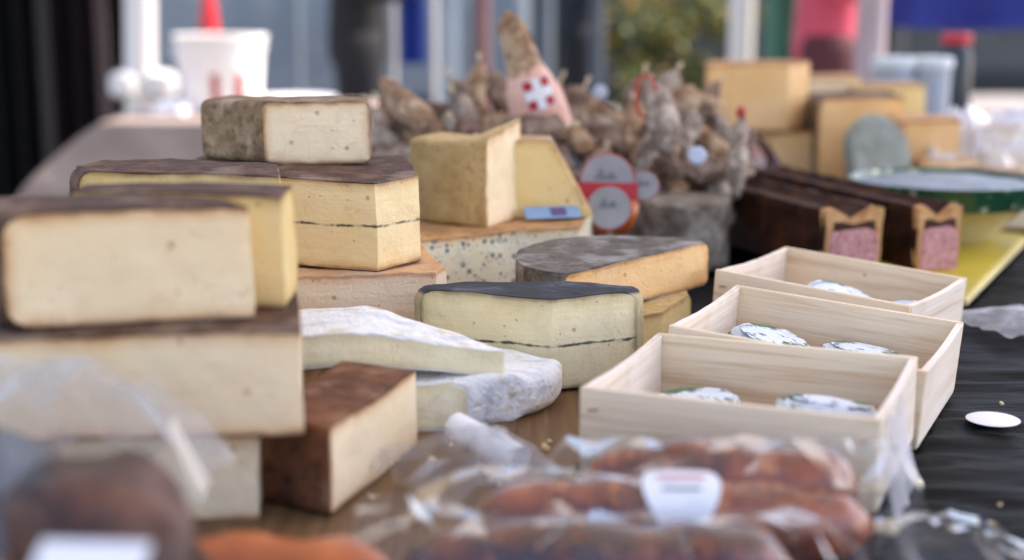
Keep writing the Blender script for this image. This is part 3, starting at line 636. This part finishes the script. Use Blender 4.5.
# ------------------------------------------------------------------ heap of dry sausages behind
random.seed(11)
DG = 'dry sausages heaped behind the cheeses'
topy = [(372, 128), (395, 105), (430, 100), (465, 78), (500, 80), (560, 92), (600, 104), (640, 88), (665, 80), (700, 92), (735, 130), (748, 170)]
def tops(x):
    for (a, ya), (b_, yb_) in zip(topy, topy[1:]):
        if a <= x <= b_: return ya+(yb_-ya)*(x-a)/(b_-a)
    return 150
k = 0
for row, (Y, dy) in enumerate(((2.12, 22), (2.0, 50), (1.90, 82), (1.80, 112))):
    x = 385
    while x < 738:
        y = min(tops(x)+dy, 222)+random.uniform(-6, 6)
        ang = random.choice((random.uniform(60, 120), random.uniform(65, 115), random.uniform(-25, 25), random.uniform(35, 70), random.uniform(110, 145)))
        ln = random.uniform(38, 52)*(2/Y); dx, dyy = math.cos(R(ang))*ln, math.sin(R(ang))*ln
        y0, y1 = y+dyy*.75, y-dyy*.75
        if (row == 3 and x > 620) or (row == 3 and x < 400): x += 30; continue
        a = pt(x-dx, min(y0, 245), Y+random.uniform(-.03, .03)); b_ = pt(x+dx, min(y1, 245), Y+random.uniform(.0, .08))
        a.z = max(a.z, T+.022); b_.z = max(b_.z, T+.022)
        lab = ('mould dusted dry sausage in the upper rows of the heap', 'mould dusted dry sausage in the lower rows of the heap')[row > 1]
        sausage('dry_sausage', a, b_, random.uniform(.0145, .020), s_dry[(k*7+row) % 3], lab, group=DG, seed=k, bend=random.uniform(-.15, .25), rough=.0075, seg=16, n=26)
        x += random.uniform(19, 27); k += 1
# two pointed pieces and the wrapped one with a red and white cross
sausage('dry_sausage', pt(383, 80, 1.98), pt(440, 136, 1.86), .019, s_dry[1], 'tan dry sausage pointing up to the left at the left end of the heap', group=DG, seed=51, bend=-.05, rough=.004)
sausage('dry_sausage', pt(484, 142, 1.83), pt(568, 126, 1.84), .02, s_dry[2], 'dark dry sausage lying across the foot of the tall pink wrapped one', group=DG, seed=53, bend=.1, rough=.008)
root = empty('wrapped_dry_sausage', pt(545, 160, 1.93), 'tall tan pointed sausage in pink wrapper with white cross on red, above the heap', 'sausage')
p0, p1 = pt(548, 140, 1.93)-root.location, pt(507, 12, 1.93)-root.location; d = p1-p0
b = bmesh.new(); tube(b, [p0+d*t for t in (0, .15, .3, .45, .6, .75, .88, .96, 1)], [.025, .034, .035, .031, .025, .022, .018, .013, .006], 20); wobble(b, .005, 40, 3, .003, 90); link('skin', b, s_dry[1], root, sharp=70)
wpk = Mat('pink wrapper', .4, .4); wpk.base([(.3, '#d19a86'), (.7, '#e6b8a4')], 20); wpk.bump(60, .002)
b = bmesh.new(); ts = (.05, .2, .33, .45, .55, .6); rads = [.040, .040, .038, .033, .026, .0225]; tube(b, [p0+d*t for t in ts], rads, 24, cap=False); wobble(b, .002, 40, 4); link('wrapper', b, wpk.done(), root, sharp=60)
dn = d.normalized(); ex = Vector((dn.z, 0, -dn.x)).normalized()
def patch(cx, cy, wx, wy, lift):
    def f(u, v):
        a = cx+(u-.5)*wx; t = cy+(v-.5)*wy; r = .0395+lift; s = a/r
        return p0+dn*t+ex*(r*math.sin(s))+Vector((0, -r*math.cos(s), 0))
    return grid(8, 8, f)
link('cross_panel', patch(.008, .066, .040, .042, 0), paper_white, root)
for sx in (-1, 1):
    for sy in (-1, 1): link('red_square', patch(.008+sx*.0125, .066+sy*.0132, .0125, .0125, .0008), ink_red, root)
# round labels on the packed sausages
def round_label(px, py, Y, r, label, band=True):
    p = pt(px, py, Y); root = empty('round_label', p, label, 'label', rot=(R(72), 0, R(random.uniform(-10, 10))))
    b = bmesh.new(); lathe(b, [(r*.9, 0), (r, .0008), (r*.98, .002)], 36); link('paper_disc', b, paper_grey, root)
    b = bmesh.new(); lathe(b, [(r*1.06, -.0012), (r*1.06, -.0002)], 36); link('red_border', b, ink_red, root)
    b = bmesh.new()
    for (x, y, w_, h_) in ((-.28, .0, .5, .5), (.12, .0, .62, .36)):
        q_ = [b.verts.new((r*(x+dx_), r*(y+dy_), .0026)) for dx_, dy_ in ((-w_/2, 0), (w_/2, 0), (.06, h_))]; b.faces.new(q_)
    link('printed_motif', b, ink_grey, root)
    if band:
        b = bmesh.new(); bm_box(b, -r*1.15, r*1.2, -r*.75, -r*.12, .0026, .004); link('red_banner', b, ink_red, root)
    return root
sausage('packed_sausage', pt(585, 214, 1.72), pt(634, 218, 1.74), .026, s_bright, 'orange sausage under the round red and white label', seed=60, tip=1, knob=False)
round_label(607, 180, 1.735, .032, 'larger round white label with red banner, at the foot of the sausage heap')
round_label(609, 208, 1.69, .026, 'lower round white label with red edge on the orange sausage', band=False)
round_label(644, 186, 1.735, .018, 'small round white label right of the one with the red banner', band=False)
sausage('dry_sausage', pt(668, 158, 1.84), pt(652, 84, 1.9), .02, s_dry[0], 'dry sausage tied with red cord, upright at the right of the heap', group=DG, seed=71)
b = bmesh.new(); pa = [pt(652+10*math.cos(q)-6, 96+22*math.sin(q), 1.87) for q in [i*2*math.pi/20 for i in range(21)]]; tube(b, pa, .002, 8); tag(link('string_loop', b, plain('red cord', '#c2452f', .6)), 'loop of orange red cord around the upright dry sausage', 'cord')
sausage('dry_sausage', pt(736, 200, 1.86), pt(741, 118, 1.92), .014, s_dry[0], 'thin dry sausage with a red tip at the right end of the heap', seed=72)
b = bmesh.new(); lathe(b, [(.002, 0), (.007, .003), (.006, .012), (.002, .016)], 14); tag(link('bottle_stopper', b, ink_red, loc=pt(741, 118, 1.92)), 'small red stopper shape on the tip of the thin dry sausage', 'stopper')
for px, py, l in ((600, 93, 'small pale blue tag glinting above the sausage heap'), (697, 156, 'small pale blue tag low on the right of the sausage heap')):
    b = bmesh.new(); lathe(b, [(.008, 0), (.012, .003), (.009, .006)], 16, Matrix.Rotation(R(80), 4, 'X')); tag(link('price_tag', b, paper_blue, loc=pt(px, py, 1.79 if py > 100 else 2.2)), l, 'tag')
# ------------------------------------------------------------------ farther cheeses to the right
BG = 'blurred cheeses at the far right end of the table'
def fc(label, pxs, Y, ztop, zbot, dep, rind, paste, seed, slant=0, rr=.006):
    (xa, xb) = pxs; a = pt(xa, 100, Y); b_ = pt(xb, 100, Y+slant)
    return cheese('cheese_block', label, [(a.x, a.y, 'c'), (b_.x, b_.y, 'c'), (b_.x*1.02, b_.y+dep, 'r'), (a.x*1.02, a.y+dep, 'r')], zbot, ztop, rind, paste, group=BG, seed=seed, rr=rr, L=.02)
fc('lower amber block under the tall amber block behind the meat loaves', (722, 815), 2.5, .118, .004, .16, r_brown, p_back, 30)
a_, b_, c_ = pt(705, 100, 2.46), pt(788, 100, 2.50), pt(809, 100, 2.58)
cheese('cheese_block', 'tall amber block with a bright right end, on top of the lower amber block', [(a_.x, a_.y, 'c'), (b_.x, b_.y, 'c'), (c_.x, c_.y, 'r'), (a_.x+.02, 2.62, 'r')], .119, .238, r_tan, p_back, group=BG, seed=31, rr=.006, L=.02)
fc('cheese slab with a pale end, right of the tall amber block', (795, 860), 2.75, .20, .004, .15, r_tan, p_ivory, 32)
fc('amber wedge with dark rind behind the leaning grey wheel', (818, 905), 2.45, .18, .004, .18, r_dark, p_back, 33, .05, .02)
fc('amber block standing right of the leaning grey wheel', (900, 962), 2.36, .15, .075, .13, r_tan, p_back, 34)
fc('pale block under the amber block right of the leaning grey wheel', (905, 955), 2.34, .074, .004, .14, r_tan, p_ivory, 35)
fc('flat pale slab in front of the leaning grey wheel', (850, 920), 2.14, .045, .004, .1, r_tan, p_ivory, 36)
fc('small amber block left of the amber wedge with dark rind', (768, 812), 2.28, .06, .004, .09, r_brown, p_back, 41)
fc('pale block leaning by the white plastic bag heap', (925, 985), 2.27, .09, .004, .09, r_tan, p_ivory, 42, .05)
fc('dark rinded block behind the tall amber block', (812, 850), 2.62, .16, .004, .1, r_dark, p_back, 43)
fc('pale wedge at the right edge behind the brownish paper sheet', (985, 1050), 2.4, .135, .004, .12, r_tan, p_ivory, 44, .05)
fc('low pale cheese left of the pale block leaning by the bag heap', (878, 922), 2.22, .05, .004, .08, r_orange, p_ivory, 45)
fc('yellow slab far behind the leaning grey wheel', (850, 925), 2.7, .185, .004, .12, r_tan, p_yellow, 46, .04)
gw = cheese('small_cheese_wheel', 'grey green wheel leaning on the amber wedge', [(x, y, 'r') for x, y in [(-.05, -.055), (.055, -.055), (.055, .02)]+arc(0, .02, .05, 20, 160, 8)+[(-.05, .02)]], 0, .035, rind_mat('rind grey green', [(.3, '#6e756f'), (.7, '#a2a9a6')], 20, '#85886f'), p_olive, rr=.008, group=BG, seed=37, L=.012,
     M=Matrix.Translation(pt(868, 141, 2.33)) @ Matrix.Rotation(R(14), 4, 'Z') @ Matrix.Rotation(R(68), 4, 'X'))
crumple('dried_meat', 'dark brown dried meat heap between the sausage heap and the meat loaves', .375, 2.3, .07, .08, T+.004, .13, s_deep, 21, 16, cat='meat')
crumple('plastic_bag', 'white and blue plastic bag heap at the far right end of the table', .80, 2.45, .16, .16, T+.004, .16, film_white, 22, 9, n=12)
crumple('plastic_bag', 'blue plastic bag behind the white one at the far right', 1.0, 2.75, .17, .14, T+.004, .14, plain('blue plastic', '#3a50b8', .3, .2), 23, 9)
crumple('paper_wrap', 'brownish paper sheet lying flat behind the green rimmed bowl', .76, 2.17, .10, .07, T+.07, .025, plain('kraft paper', '#ab917a', .7), 24, 12, cat='paper')
fc('pale wide slab under the brownish paper sheet', (960, 1060), 2.12, .075, .004, .13, r_tan, p_ivory, 38)
for i, (px, l) in enumerate(((893, 'left one of two pale round tubs at the far end'), (930, 'right one of two pale round tubs at the far end'))):
    p = pt(px, 80, 3.1); t_ = empty('plastic_tub', (p.x, p.y, T+.004), l, 'tub', 'pale tubs at the far end')
    b = bmesh.new(); lathe(b, [(.036, 0), (.04, .004), (.044, .2), (.046, .205), (.043, .21)], 28); link('tub_body', b, plain('pale tub plastic', '#aeb9bf', .25, .08), t_)
    b = bmesh.new(); lathe(b, [(.047, .2), (.048, .215), (.044, .222), (.01, .224)], 28); link('tub_lid', b, plain('tub lid', '#c9d3d6', .3, .05), t_)
# ------------------------------------------------------------------ neighbouring stall and the market behind
linen = Mat('linen cloth', .85, .2); linen.base([(.3, '#8d7f78'), (.7, '#a4968d')], 5); linen.bump(300, .001); linen_m = linen.done()
NX0, NX1, NY0, NY1 = -1.20, -.45, 4.25, 5.1
nt_ = empty('linen_table', (-.9, 4.7, 0), 'side table under a greyish pink linen cloth', 'table')
link('tabletop', box(NX0+.9, NX1+.9, NY0-4.7, NY1-4.7, T-.03, T-.006), plain('pine', '#a88a62', .6), nt_)
for x in (-.25, .35):
    for y in (-.35, .3): link('leg', leg_bm(x, y), white_metal, nt_)
def lcloth(u, v):
    x = NX0-.55+(NX1-NX0+1.1)*u; y = NY0-.55+(NY1-NY0+1.1)*v
    ox = max(NX0-x, 0, x-NX1); oy = max(NY0-y, 0, y-NY1); o = math.hypot(ox, oy); z = T
    cx, cy = min(max(x, NX0-.01), NX1+.01), min(max(y, NY0-.01), NY1+.01)
    if o > 0:
        z = T-min(o, .66); k = .22*o+.045*o*math.sin((x+y*1.3)*22)
        if ox: cx += math.copysign(k*.5+.36*(1-math.exp(-o*4.5)), x-NX0-.1)
        if oy: cy += math.copysign(k, y-NY0-.1)
    return (cx, cy, z)
tag(link('linen_cloth', grid(130, 130, lcloth), linen_m), 'greyish pink linen cloth draped to the ground over the side table', 'tablecloth')
def bucket():
    p = pt(222, 100, 4.55); root = empty('white_bucket', (p.x, p.y, T+.004), 'bright white plastic bucket with a red and white label on the linen table', 'bucket')
    m = Mat('white bucket plastic', .35, .5, sss=.3); m.base([(.3, '#e6e6e4'), (.7, '#f2f2f0')], 6); mm = m.done()
    b = bmesh.new(); lathe(b, [(.115, 0), (.12, .005), (.14, .22), (.148, .222), (.148, .24), (.138, .24), (.13, .215), (.112, .02), (.01, .018)], 40); link('bucket_body', b, mm, root)
    def lab(r, a0, a1, z0, z1): return grid(12, 2, lambda u, v: ((r+.02*(z0+(z1-z0)*v)/.22)*math.cos(R(a0+(a1-a0)*u)), (r+.02*(z0+(z1-z0)*v)/.22)*math.sin(R(a0+(a1-a0)*u)), z0+(z1-z0)*v))
    for a, b_ in ((-92, -82), (-58, -46)): link('label_stripe', lab(.124, a, b_, .03, .12), ink_red, root)
    b = bmesh.new(); tube(b, [Vector((.148*math.cos(q), -.02-.06*math.sin(q), .21-.09*math.sin(q))) for q in [i*math.pi/16 for i in range(17)]], .004, 8); link('handle', b, white_metal, root)
bucket()
p = pt(211, 70, 5.0); root = empty('red_cone', (p.x, p.y, T+.004), 'slim red cone rising behind the white bucket', 'cone')
b = bmesh.new(); lathe(b, [(.055, 0), (.056, .01), (.03, .3), (.012, .42), (.008, .43)], 24); link('cone_body', b, plain('red plastic', '#c7252b', .4), root)
b = bmesh.new(); lathe(b, [(.085, -.002), (.085, .006), (.05, .008)], 24); link('cone_foot', b, plain('red plastic dark', '#a31d22', .4), root)
p = pt(296, 95, 4.5); b = bmesh.new(); lathe(b, [(.05, 0), (.06, .004), (.13, .028), (.128, .032), (.05, .01), (.01, .008)], 36); tag(link('plate', b, plain('white china', '#e6e8ea', .2), loc=(p.x, p.y, T+.02)), 'white dish glinting at the right end of the linen table', 'plate')
crumple('paper_towel', 'white crumpled paper at the foot of the bucket', pt(172, 105, 4.4).x, 4.4, .06, .05, T+.004, .05, paper_white, 31, 20, cat='paper')
# out-of-view canopy of this stall, sized to keep the table shaded, with poles
cano = empty('stall_canopy', (.5, 2.0, 0), 'unseen white canvas market canopy on white poles, shading the table', 'canopy')
cm = bpy.data.materials.new('white canvas'); cm.use_nodes = True; n_ = cm.node_tree; n_.nodes.clear()
o_ = n_.nodes.new('ShaderNodeOutputMaterial'); d_ = n_.nodes.new('ShaderNodeBsdfDiffuse'); t_ = n_.nodes.new('ShaderNodeBsdfTranslucent'); x_ = n_.nodes.new('ShaderNodeMixShader')
d_.inputs[0].default_value = (.78, .77, .74, 1); t_.inputs[0].default_value = (.6, .58, .55, 1); x_.inputs[0].default_value = .35
n_.links.new(d_.outputs[0], x_.inputs[1]); n_.links.new(t_.outputs[0], x_.inputs[2]); n_.links.new(x_.outputs[0], o_.inputs[0])
def can(u, v):
    x = -2.2+3.75*u; y = -1.75+3.85*v; e = max(abs(2*u-1), abs(2*v-1)); return (x, y, 2.25+.7*(1-e))
link('canvas', grid(24, 24, can), cm, cano, sharp=20)
pole_m = plain('mauve grey pole paint', '#a0949a', .4)
for (x, y) in ((-2.15, 2.05), (.50, 2.02), (-2.15, -1.7), (1.3, -1.7)):
    b = bmesh.new()
    lx = .03 if x < 0 else 0
    tube(b, [Vector((x, y, 0)), Vector((x+lx, y, 2.27))], .042 if y > 0 else .03, 16); pl = link('pole', b, pole_m, cano)
# dark curtain at the far left
def curtain(name, label, x0, x1, Y, z0, z1, m, folds=9, cat='curtain', amp=.05):
    b = grid(int(folds*12), 6, lambda u, v: (x0+(x1-x0)*u, Y+amp*math.sin(u*folds*6.28)*(1-.4*v)+.02*math.sin(u*40), z0+(z1-z0)*v))
    geo = bmesh.ops.solidify(b, geom=b.faces[:], thickness=.004)
    return tag(link(name, b, m), label, cat)
xx = lambda px, Y: (px-512)/FPX*Y
curtain('stall_curtain', 'near black stall curtain at the far left edge', xx(-60, 5.8), xx(55, 5.8), 5.8, .05, 2.4, plain('black cloth', '#0f1218', .9), 5)
curtain('stall_curtain', 'dark plum stall curtain beside the black one', xx(42, 5.9), xx(108, 5.9), 5.95, .05, 2.4, plain('plum cloth', '#2a1e28', .9), 3)
curtain('stall_curtain', 'brown stall curtain left of the white pole', xx(106, 6.0), xx(150, 6.0), 6.1, .05, 2.4, plain('brown cloth', '#4a3a34', .9), 2)
# delivery van behind
def van(x0, x1, Y, col, label):
    root = empty('delivery_van', ((x0+x1)/2, Y, 0), label, 'van'); h = (x1-x0)/2; pm = plain('van paint '+label[:6], col, .3, .05, coat=.5)
    link('body', box(-h, h, 0, 1.9, .35, 2.3, .12, 4), pm, root)
    for k in range(3):
        link('side_panel', box(-h+.25+k*(2*h-.4)/3, -h+.25+(k+.86)*(2*h-.4)/3, -.012, .01, .75, 1.35, .008), pm, root)
    link('skirt', box(-h+.1, h-.1, -.02, .05, .3, .52, .02), plain('van trim', '#22252a', .6), root)
    for sx in (-.62, .62):
        for sy in (.12, 1.78):
            b = bmesh.new(); Mx = Matrix.Translation((sx*h*1.2, sy, .33)) @ Matrix.Rotation(R(90), 4, 'X'); lathe(b, [(.2, -.1), (.31, -.1), (.33, -.06), (.33, .06), (.31, .1), (.2, .1)], 28, Mx); wh = link('wheel', b, plain('tyre rubber', '#15161a', .8), root)
            b = bmesh.new(); lathe(b, [(.05, -.115), (.19, -.108), (.2, .108), (.05, .115)], 20, Mx); link('rim', b, plain('rim steel', '#8e9297', .35, metal=.8), wh)
    link('side_window', box(-h+.2, -h+.9, -.008, .02, 1.45, 1.95, .006), plain('dark glass', '#1c242b', .1), root)
    return root
van(xx(150, 9), xx(530, 9), 9.0, '#77848d', 'light grey blue delivery van parked behind the market, left of centre')
van(xx(500, 11), xx(905, 11), 11.0, '#26333c', 'dark slate delivery van parked farther back, right of centre')
van(xx(880, 12), xx(1250, 12), 12.5, '#3b464d', 'dark grey delivery van at the far right behind the blue tarpaulin')
# thin posts and banners
def post(px, Y, r, m, label, cat='post', z1=2.4):
    b = bmesh.new(); x = xx(px, Y); tube(b, [Vector((0, 0, 0)), Vector((0, 0, .04)), Vector((0, 0, .041)), Vector((0, 0, z1))], [r*2.2, r*2.2, r, r], 14)
    return tag(link('stall_post', b, m, loc=(x, Y, 0), sharp=40), label, cat, 'posts of the stalls behind')
b = bmesh.new(); tube(b, [Vector((0, 0, 0)), Vector((.05, 0, 1.2)), Vector((.10, 0, 2.5))], [.058, .056, .054], 16)
wp = tag(link('stall_post', b, white_metal, loc=(xx(140, 5.25)-.02, 5.25, 0), sharp=40), 'leaning white stall post with a clamp, behind the linen table at the left', 'post', 'posts of the stalls behind')
for dx_ in (-.05, .09):
    b = bmesh.new(); lathe(b, [(.02, -.05), (.05, -.035), (.055, 0), (.05, .035), (.02, .05)], 16); link('clamp', b, white_metal, wp, loc=(.035+dx_, -.04, .80))
post(450, 6.2, .042, plain('pale blue paint', '#a9bcc6', .4), 'pale blue stall post right of the blue banner')
post(482, 6.0, .034, plain('reddish brown paint', '#7d5a58', .5), 'reddish brown stall post left of the tall pointed sausage')
post(596, 6.4, .03, plain('slate paint', '#46505c', .5), 'slate grey stall post above the sausage heap')
post(738, 5.6, .048, white_metal, 'white stall post above the tall amber block')
post(776, 5.4, .058, plain('green paint', '#2f6b58', .5), 'thick green stall post right of the white one')
post(300, 6.6, .02, plain('grey paint', '#6f7b83', .5), 'thin grey stall post behind the top pale cheese')
post(545, 6.6, .035, plain('grey blue paint', '#5f6a72', .5), 'grey stall post just right of the tall pointed sausage')
def banner(px0, px1, Y, y_bot, m, label):
    z0 = pt(px0, y_bot, Y).z; x0, x1 = xx(px0, Y), xx(px1, Y); root = empty('banner', ((x0+x1)/2, Y, z0), label, 'banner'); h = (x1-x0)/2
    b = grid(16, 12, lambda u, v: (-h+2*h*u, .015*math.sin(u*7), 1.25*v)); bmesh.ops.solidify(b, geom=b.faces[:], thickness=.004); link('banner_cloth', b, m, root)
    b = bmesh.new(); tube(b, [Vector((-h-.04, .03, 1.27)), Vector((h+.04, .03, 1.27))], .012, 10); link('top_rod', b, white_metal, root)
    for s in (-1, 1):
        b = bmesh.new(); tube(b, [Vector((s*(h+.03), .03, -z0)), Vector((s*(h+.03), .03, 1.27))], .010, 10); link('pole', b, white_metal, root)
banner(402, 428, 5.6, 64, plain('blue banner cloth', '#1f3f94', .7), 'narrow royal blue banner behind the sausage heap')
# people
skin_m = plain('skin', '#b98468', .5, .08, sss=.1)
def skin_mesh(nodes, edges, sub=1):
    me = bpy.data.meshes.new('t'); me.from_pydata([n[:3] for n in nodes], edges, []); o = bpy.data.objects.new('t', me); C.objects.link(o)
    md = o.modifiers.new('s', 'SKIN'); sk = me.skin_vertices[0].data
    for i, n in enumerate(nodes): sk[i].radius = (n[3], n[4] if len(n) > 4 else n[3]); sk[i].use_root = i == 0
    m2 = o.modifiers.new('u', 'SUBSURF'); m2.levels = sub+1; m2.render_levels = sub+1
    dg = bpy.context.evaluated_depsgraph_get(); ev = bpy.data.meshes.new_from_object(o.evaluated_get(dg)); bm = bmesh.new(); bm.from_mesh(ev)
    bpy.data.objects.remove(o); return bm
def person(loc, rz, top, trousers, hair, label, arm=.12):
    root = empty('person', loc, label, 'person', rot=(0, 0, rz)); a = arm
    nodes = [(0, 0, .96, .15, .11), (0, 0, 1.15, .135, .10), (0, 0, 1.36, .17, .11), (0, 0, 1.47, .08, .07), (0, 0, 1.54, .055, .055), (0, -.01, 1.64, .085, .10), (0, -.01, 1.73, .07, .085),
             (-.10, 0, .86, .085, .09), (-.105, -.01, .50, .06, .06), (-.11, .02, .10, .042, .042), (-.115, -.12, .04, .04, .035), (.10, 0, .86, .085, .09), (.105, -.01, .50, .06, .06), (.11, .02, .10, .042, .042), (.115, -.12, .04, .04, .035),
             (-.19, 0, 1.40, .06, .06), (-.25, .01, 1.13, .045, .045), (-.22, -.2, 1.15, .033, .033), (-.17, -.27, 1.19, .028, .04), (.19, 0, 1.40, .06, .06), (.25, .01, 1.13, .045, .045), (.22, -.2, 1.15, .033, .033), (.17, -.27, 1.19, .028, .04)]
    ed = [(0, 1), (1, 2), (2, 3), (3, 4), (4, 5), (5, 6), (0, 7), (7, 8), (8, 9), (9, 10), (0, 11), (11, 12), (12, 13), (13, 14), (2, 15), (15, 16), (16, 17), (17, 18), (2, 19), (19, 20), (20, 21), (21, 22)]
    cov = {0, 1, 2, 7, 8, 9, 11, 12, 13, 15, 16, 19, 20}
    link('body', skin_mesh([n[:3]+(n[3]*.35, n[4]*.35) if i in cov else n for i, n in enumerate(nodes)], ed), skin_m, root, sharp=80)
    g = .014; pick = lambda ids: [tuple(nodes[i][:3])+(nodes[i][3]+g, nodes[i][4]+g) for i in ids]
    link('jacket', skin_mesh([(0, 0, .80, .18, .14)]+pick([1, 2, 15, 16, 17, 19, 20, 21]), [(0, 1), (1, 2), (2, 3), (3, 4), (4, 5), (2, 6), (6, 7), (7, 8)]), top, root, sharp=80)
    link('trousers', skin_mesh(pick([0, 7, 8, 9, 11, 12, 13])+[(0, 0, 1.06, .14, .11)], [(0, 1), (1, 2), (2, 3), (0, 4), (4, 5), (5, 6), (0, 7)]), trousers, root, sharp=80)
    for s in (-1, 1): link('shoe', skin_mesh([(s*.112, .05, .045, .048, .045), (s*.115, -.13, .04, .048, .04)], [(0, 1)]), plain('shoe leather', '#1b1a1c', .4), root)
    link('hair', skin_mesh([(0, .035, 1.66, .08, .085), (0, .01, 1.745, .075, .08)], [(0, 1)]), hair, root, sharp=80)
    for s in (-1, 1):
        b = bmesh.new(); bmesh.ops.create_uvsphere(b, u_segments=10, v_segments=8, radius=.012, matrix=Matrix.Translation((s*.032, -.10, 1.66))); link('eye', b, plain('eye', '#20180f', .2), root)
    b = bmesh.new(); tube(b, [Vector((0, -.10, 1.665)), Vector((0, -.122, 1.63)), Vector((0, -.10, 1.62))], [.008, .014, .008], 10); link('nose', b, skin_m, root)
    b = bmesh.new(); tube(b, [Vector((-.022, -.10, 1.595)), Vector((0, -.106, 1.592)), Vector((.022, -.10, 1.595))], [.003, .007, .003], 8); link('mouth', b, plain('lips', '#8e4f47', .5), root)
black_cl = plain('black clothing', '#14161a', .85); hair_m = plain('dark hair', '#231a14', .6)
person((xx(360, 5.6), 5.6, 0), 1.75, black_cl, black_cl, hair_m, 'person in black jacket and trousers seen from behind, beside the blue banner')
person((xx(822, 5.1), 5.1, 0), 1.45, plain('pink top', '#c04a5e', .8), plain('dark red trousers', '#4d2028', .8), hair_m, 'person in a pink red top standing between the green post and the tubs')
person((xx(578, 7.2), 7.2, 0), 1.5, plain('navy jacket', '#1a222c', .85), black_cl, hair_m, 'person in dark navy clothes far behind the sausage heap')
# shrub, some leaves gold in place of warm blurred lights
def shrub(px, Y, wd, ht, label, cols, n=2600, seed=1):
    random.seed(seed); root = empty('shrub', (xx(px, Y), Y, 0), label, 'shrub')
    b = bmesh.new()
    for i in range(7):
        q = random.uniform(0, 6.28); e = Vector((math.cos(q)*wd*.3, math.sin(q)*wd*.3, ht*random.uniform(.5, .85))); tube(b, [Vector((0, 0, 0)), e*.5+Vector((0, 0, .1)), e], [.03, .018, .006], 7)
    link('stem', b, plain('bark', '#4a3b2c', .9), root); b = bmesh.new()
    cl = [(random.gauss(0, wd*.25), random.gauss(0, wd*.25), ht*random.uniform(.25, .95), random.uniform(.16, .3)*wd) for _ in range(16)]
    for i in range(n):
        x, y, z, r = random.choice(cl); v = Vector((random.gauss(0, 1), random.gauss(0, 1), random.gauss(0, 1))).normalized()*r*random.uniform(.5, 1); c = Vector((x, y, max(.05, z)))+v
        s = random.uniform(.03, .06); E = Euler((random.uniform(0, 6), random.uniform(0, 6), random.uniform(0, 6))).to_matrix()
        vs_ = [b.verts.new(c+E @ Vector(p)*s) for p in ((-.5, 0, 0), (0, -.3, .06), (.5, 0, 0), (0, .3, .06))]; f = b.faces.new(vs_); f.material_index = random.choices(range(len(cols)), [6, 4, 1.5][:len(cols)])[0]
    link('foliage', b, cols, root, smooth=False)
lf = [plain('leaf dark', '#3c4a26', .6), plain('leaf olive', '#66702e', .6), plain('leaf gold light spot', '#c79a3c', .6)]  # gold tone paints the warm light spots in the foliage
shrub(648, 8.0, .55, 1.25, 'olive green potted shrub with gold leaves as warm light spots behind the sausage heap', lf, seed=3)
shrub(705, 8.4, .5, 1.2, 'olive green shrub with gold leaves as warm light spots left of the white stall post', lf, seed=4)
# blue tarpaulin covered counter at the upper right
root = empty('tarpaulin_stall', (xx(1010, 5.2), 5.2, 0), 'high counter covered with a royal blue tarpaulin at the upper right', 'stall')
tm = Mat('blue tarpaulin', .5, .4); tm.base([(.3, '#25348c'), (.7, '#3346a8')], 4); tm.bump(10, .02); tmm = tm.done()
def tarp(u, v):
    x = -.52+1.7*u; s = v*1.3
    if s < .32: return (x, -.02+.012*math.sin(x*20)*(1-s*3), 1.0+s+.006*math.sin(x*9))
    return (x, -.02+(s-.32), 1.32+.01*math.sin(x*7+s*5))
b = grid(60, 40, tarp); bmesh.ops.solidify(b, geom=b.faces[:], thickness=.004); link('tarpaulin', b, tmm, root)
link('counter', box(-.5, 1.16, 0, .9, 1.22, 1.30), plain('counter wood', '#5a4634', .6), root)
for x in (-.45, 1.1):
    for y in (.06, .84):
        b = bmesh.new(); tube(b, [Vector((x, y, 0)), Vector((x, y, 1.22))], .025, 12); link('leg', b, plain('dark steel', '#2a2c30', .5), root)
b = bmesh.new(); p = pt(957, 34, 3.2)
rp = empty('jam_jar', (p.x, p.y, T+.25), 'dark jar with a red lid above the plastic bags at the upper right', 'jar')
lathe(b, [(.03, 0), (.034, .004), (.034, .02), (.03, .024)], 20); link('lid_top', b, ink_red, rp)
b = bmesh.new(); lathe(b, [(.036, -.246), (.038, -.24), (.036, -.03), (.028, -.002)], 20); link('jar', b, plain('dark jar', '#1c2733', .25), rp)
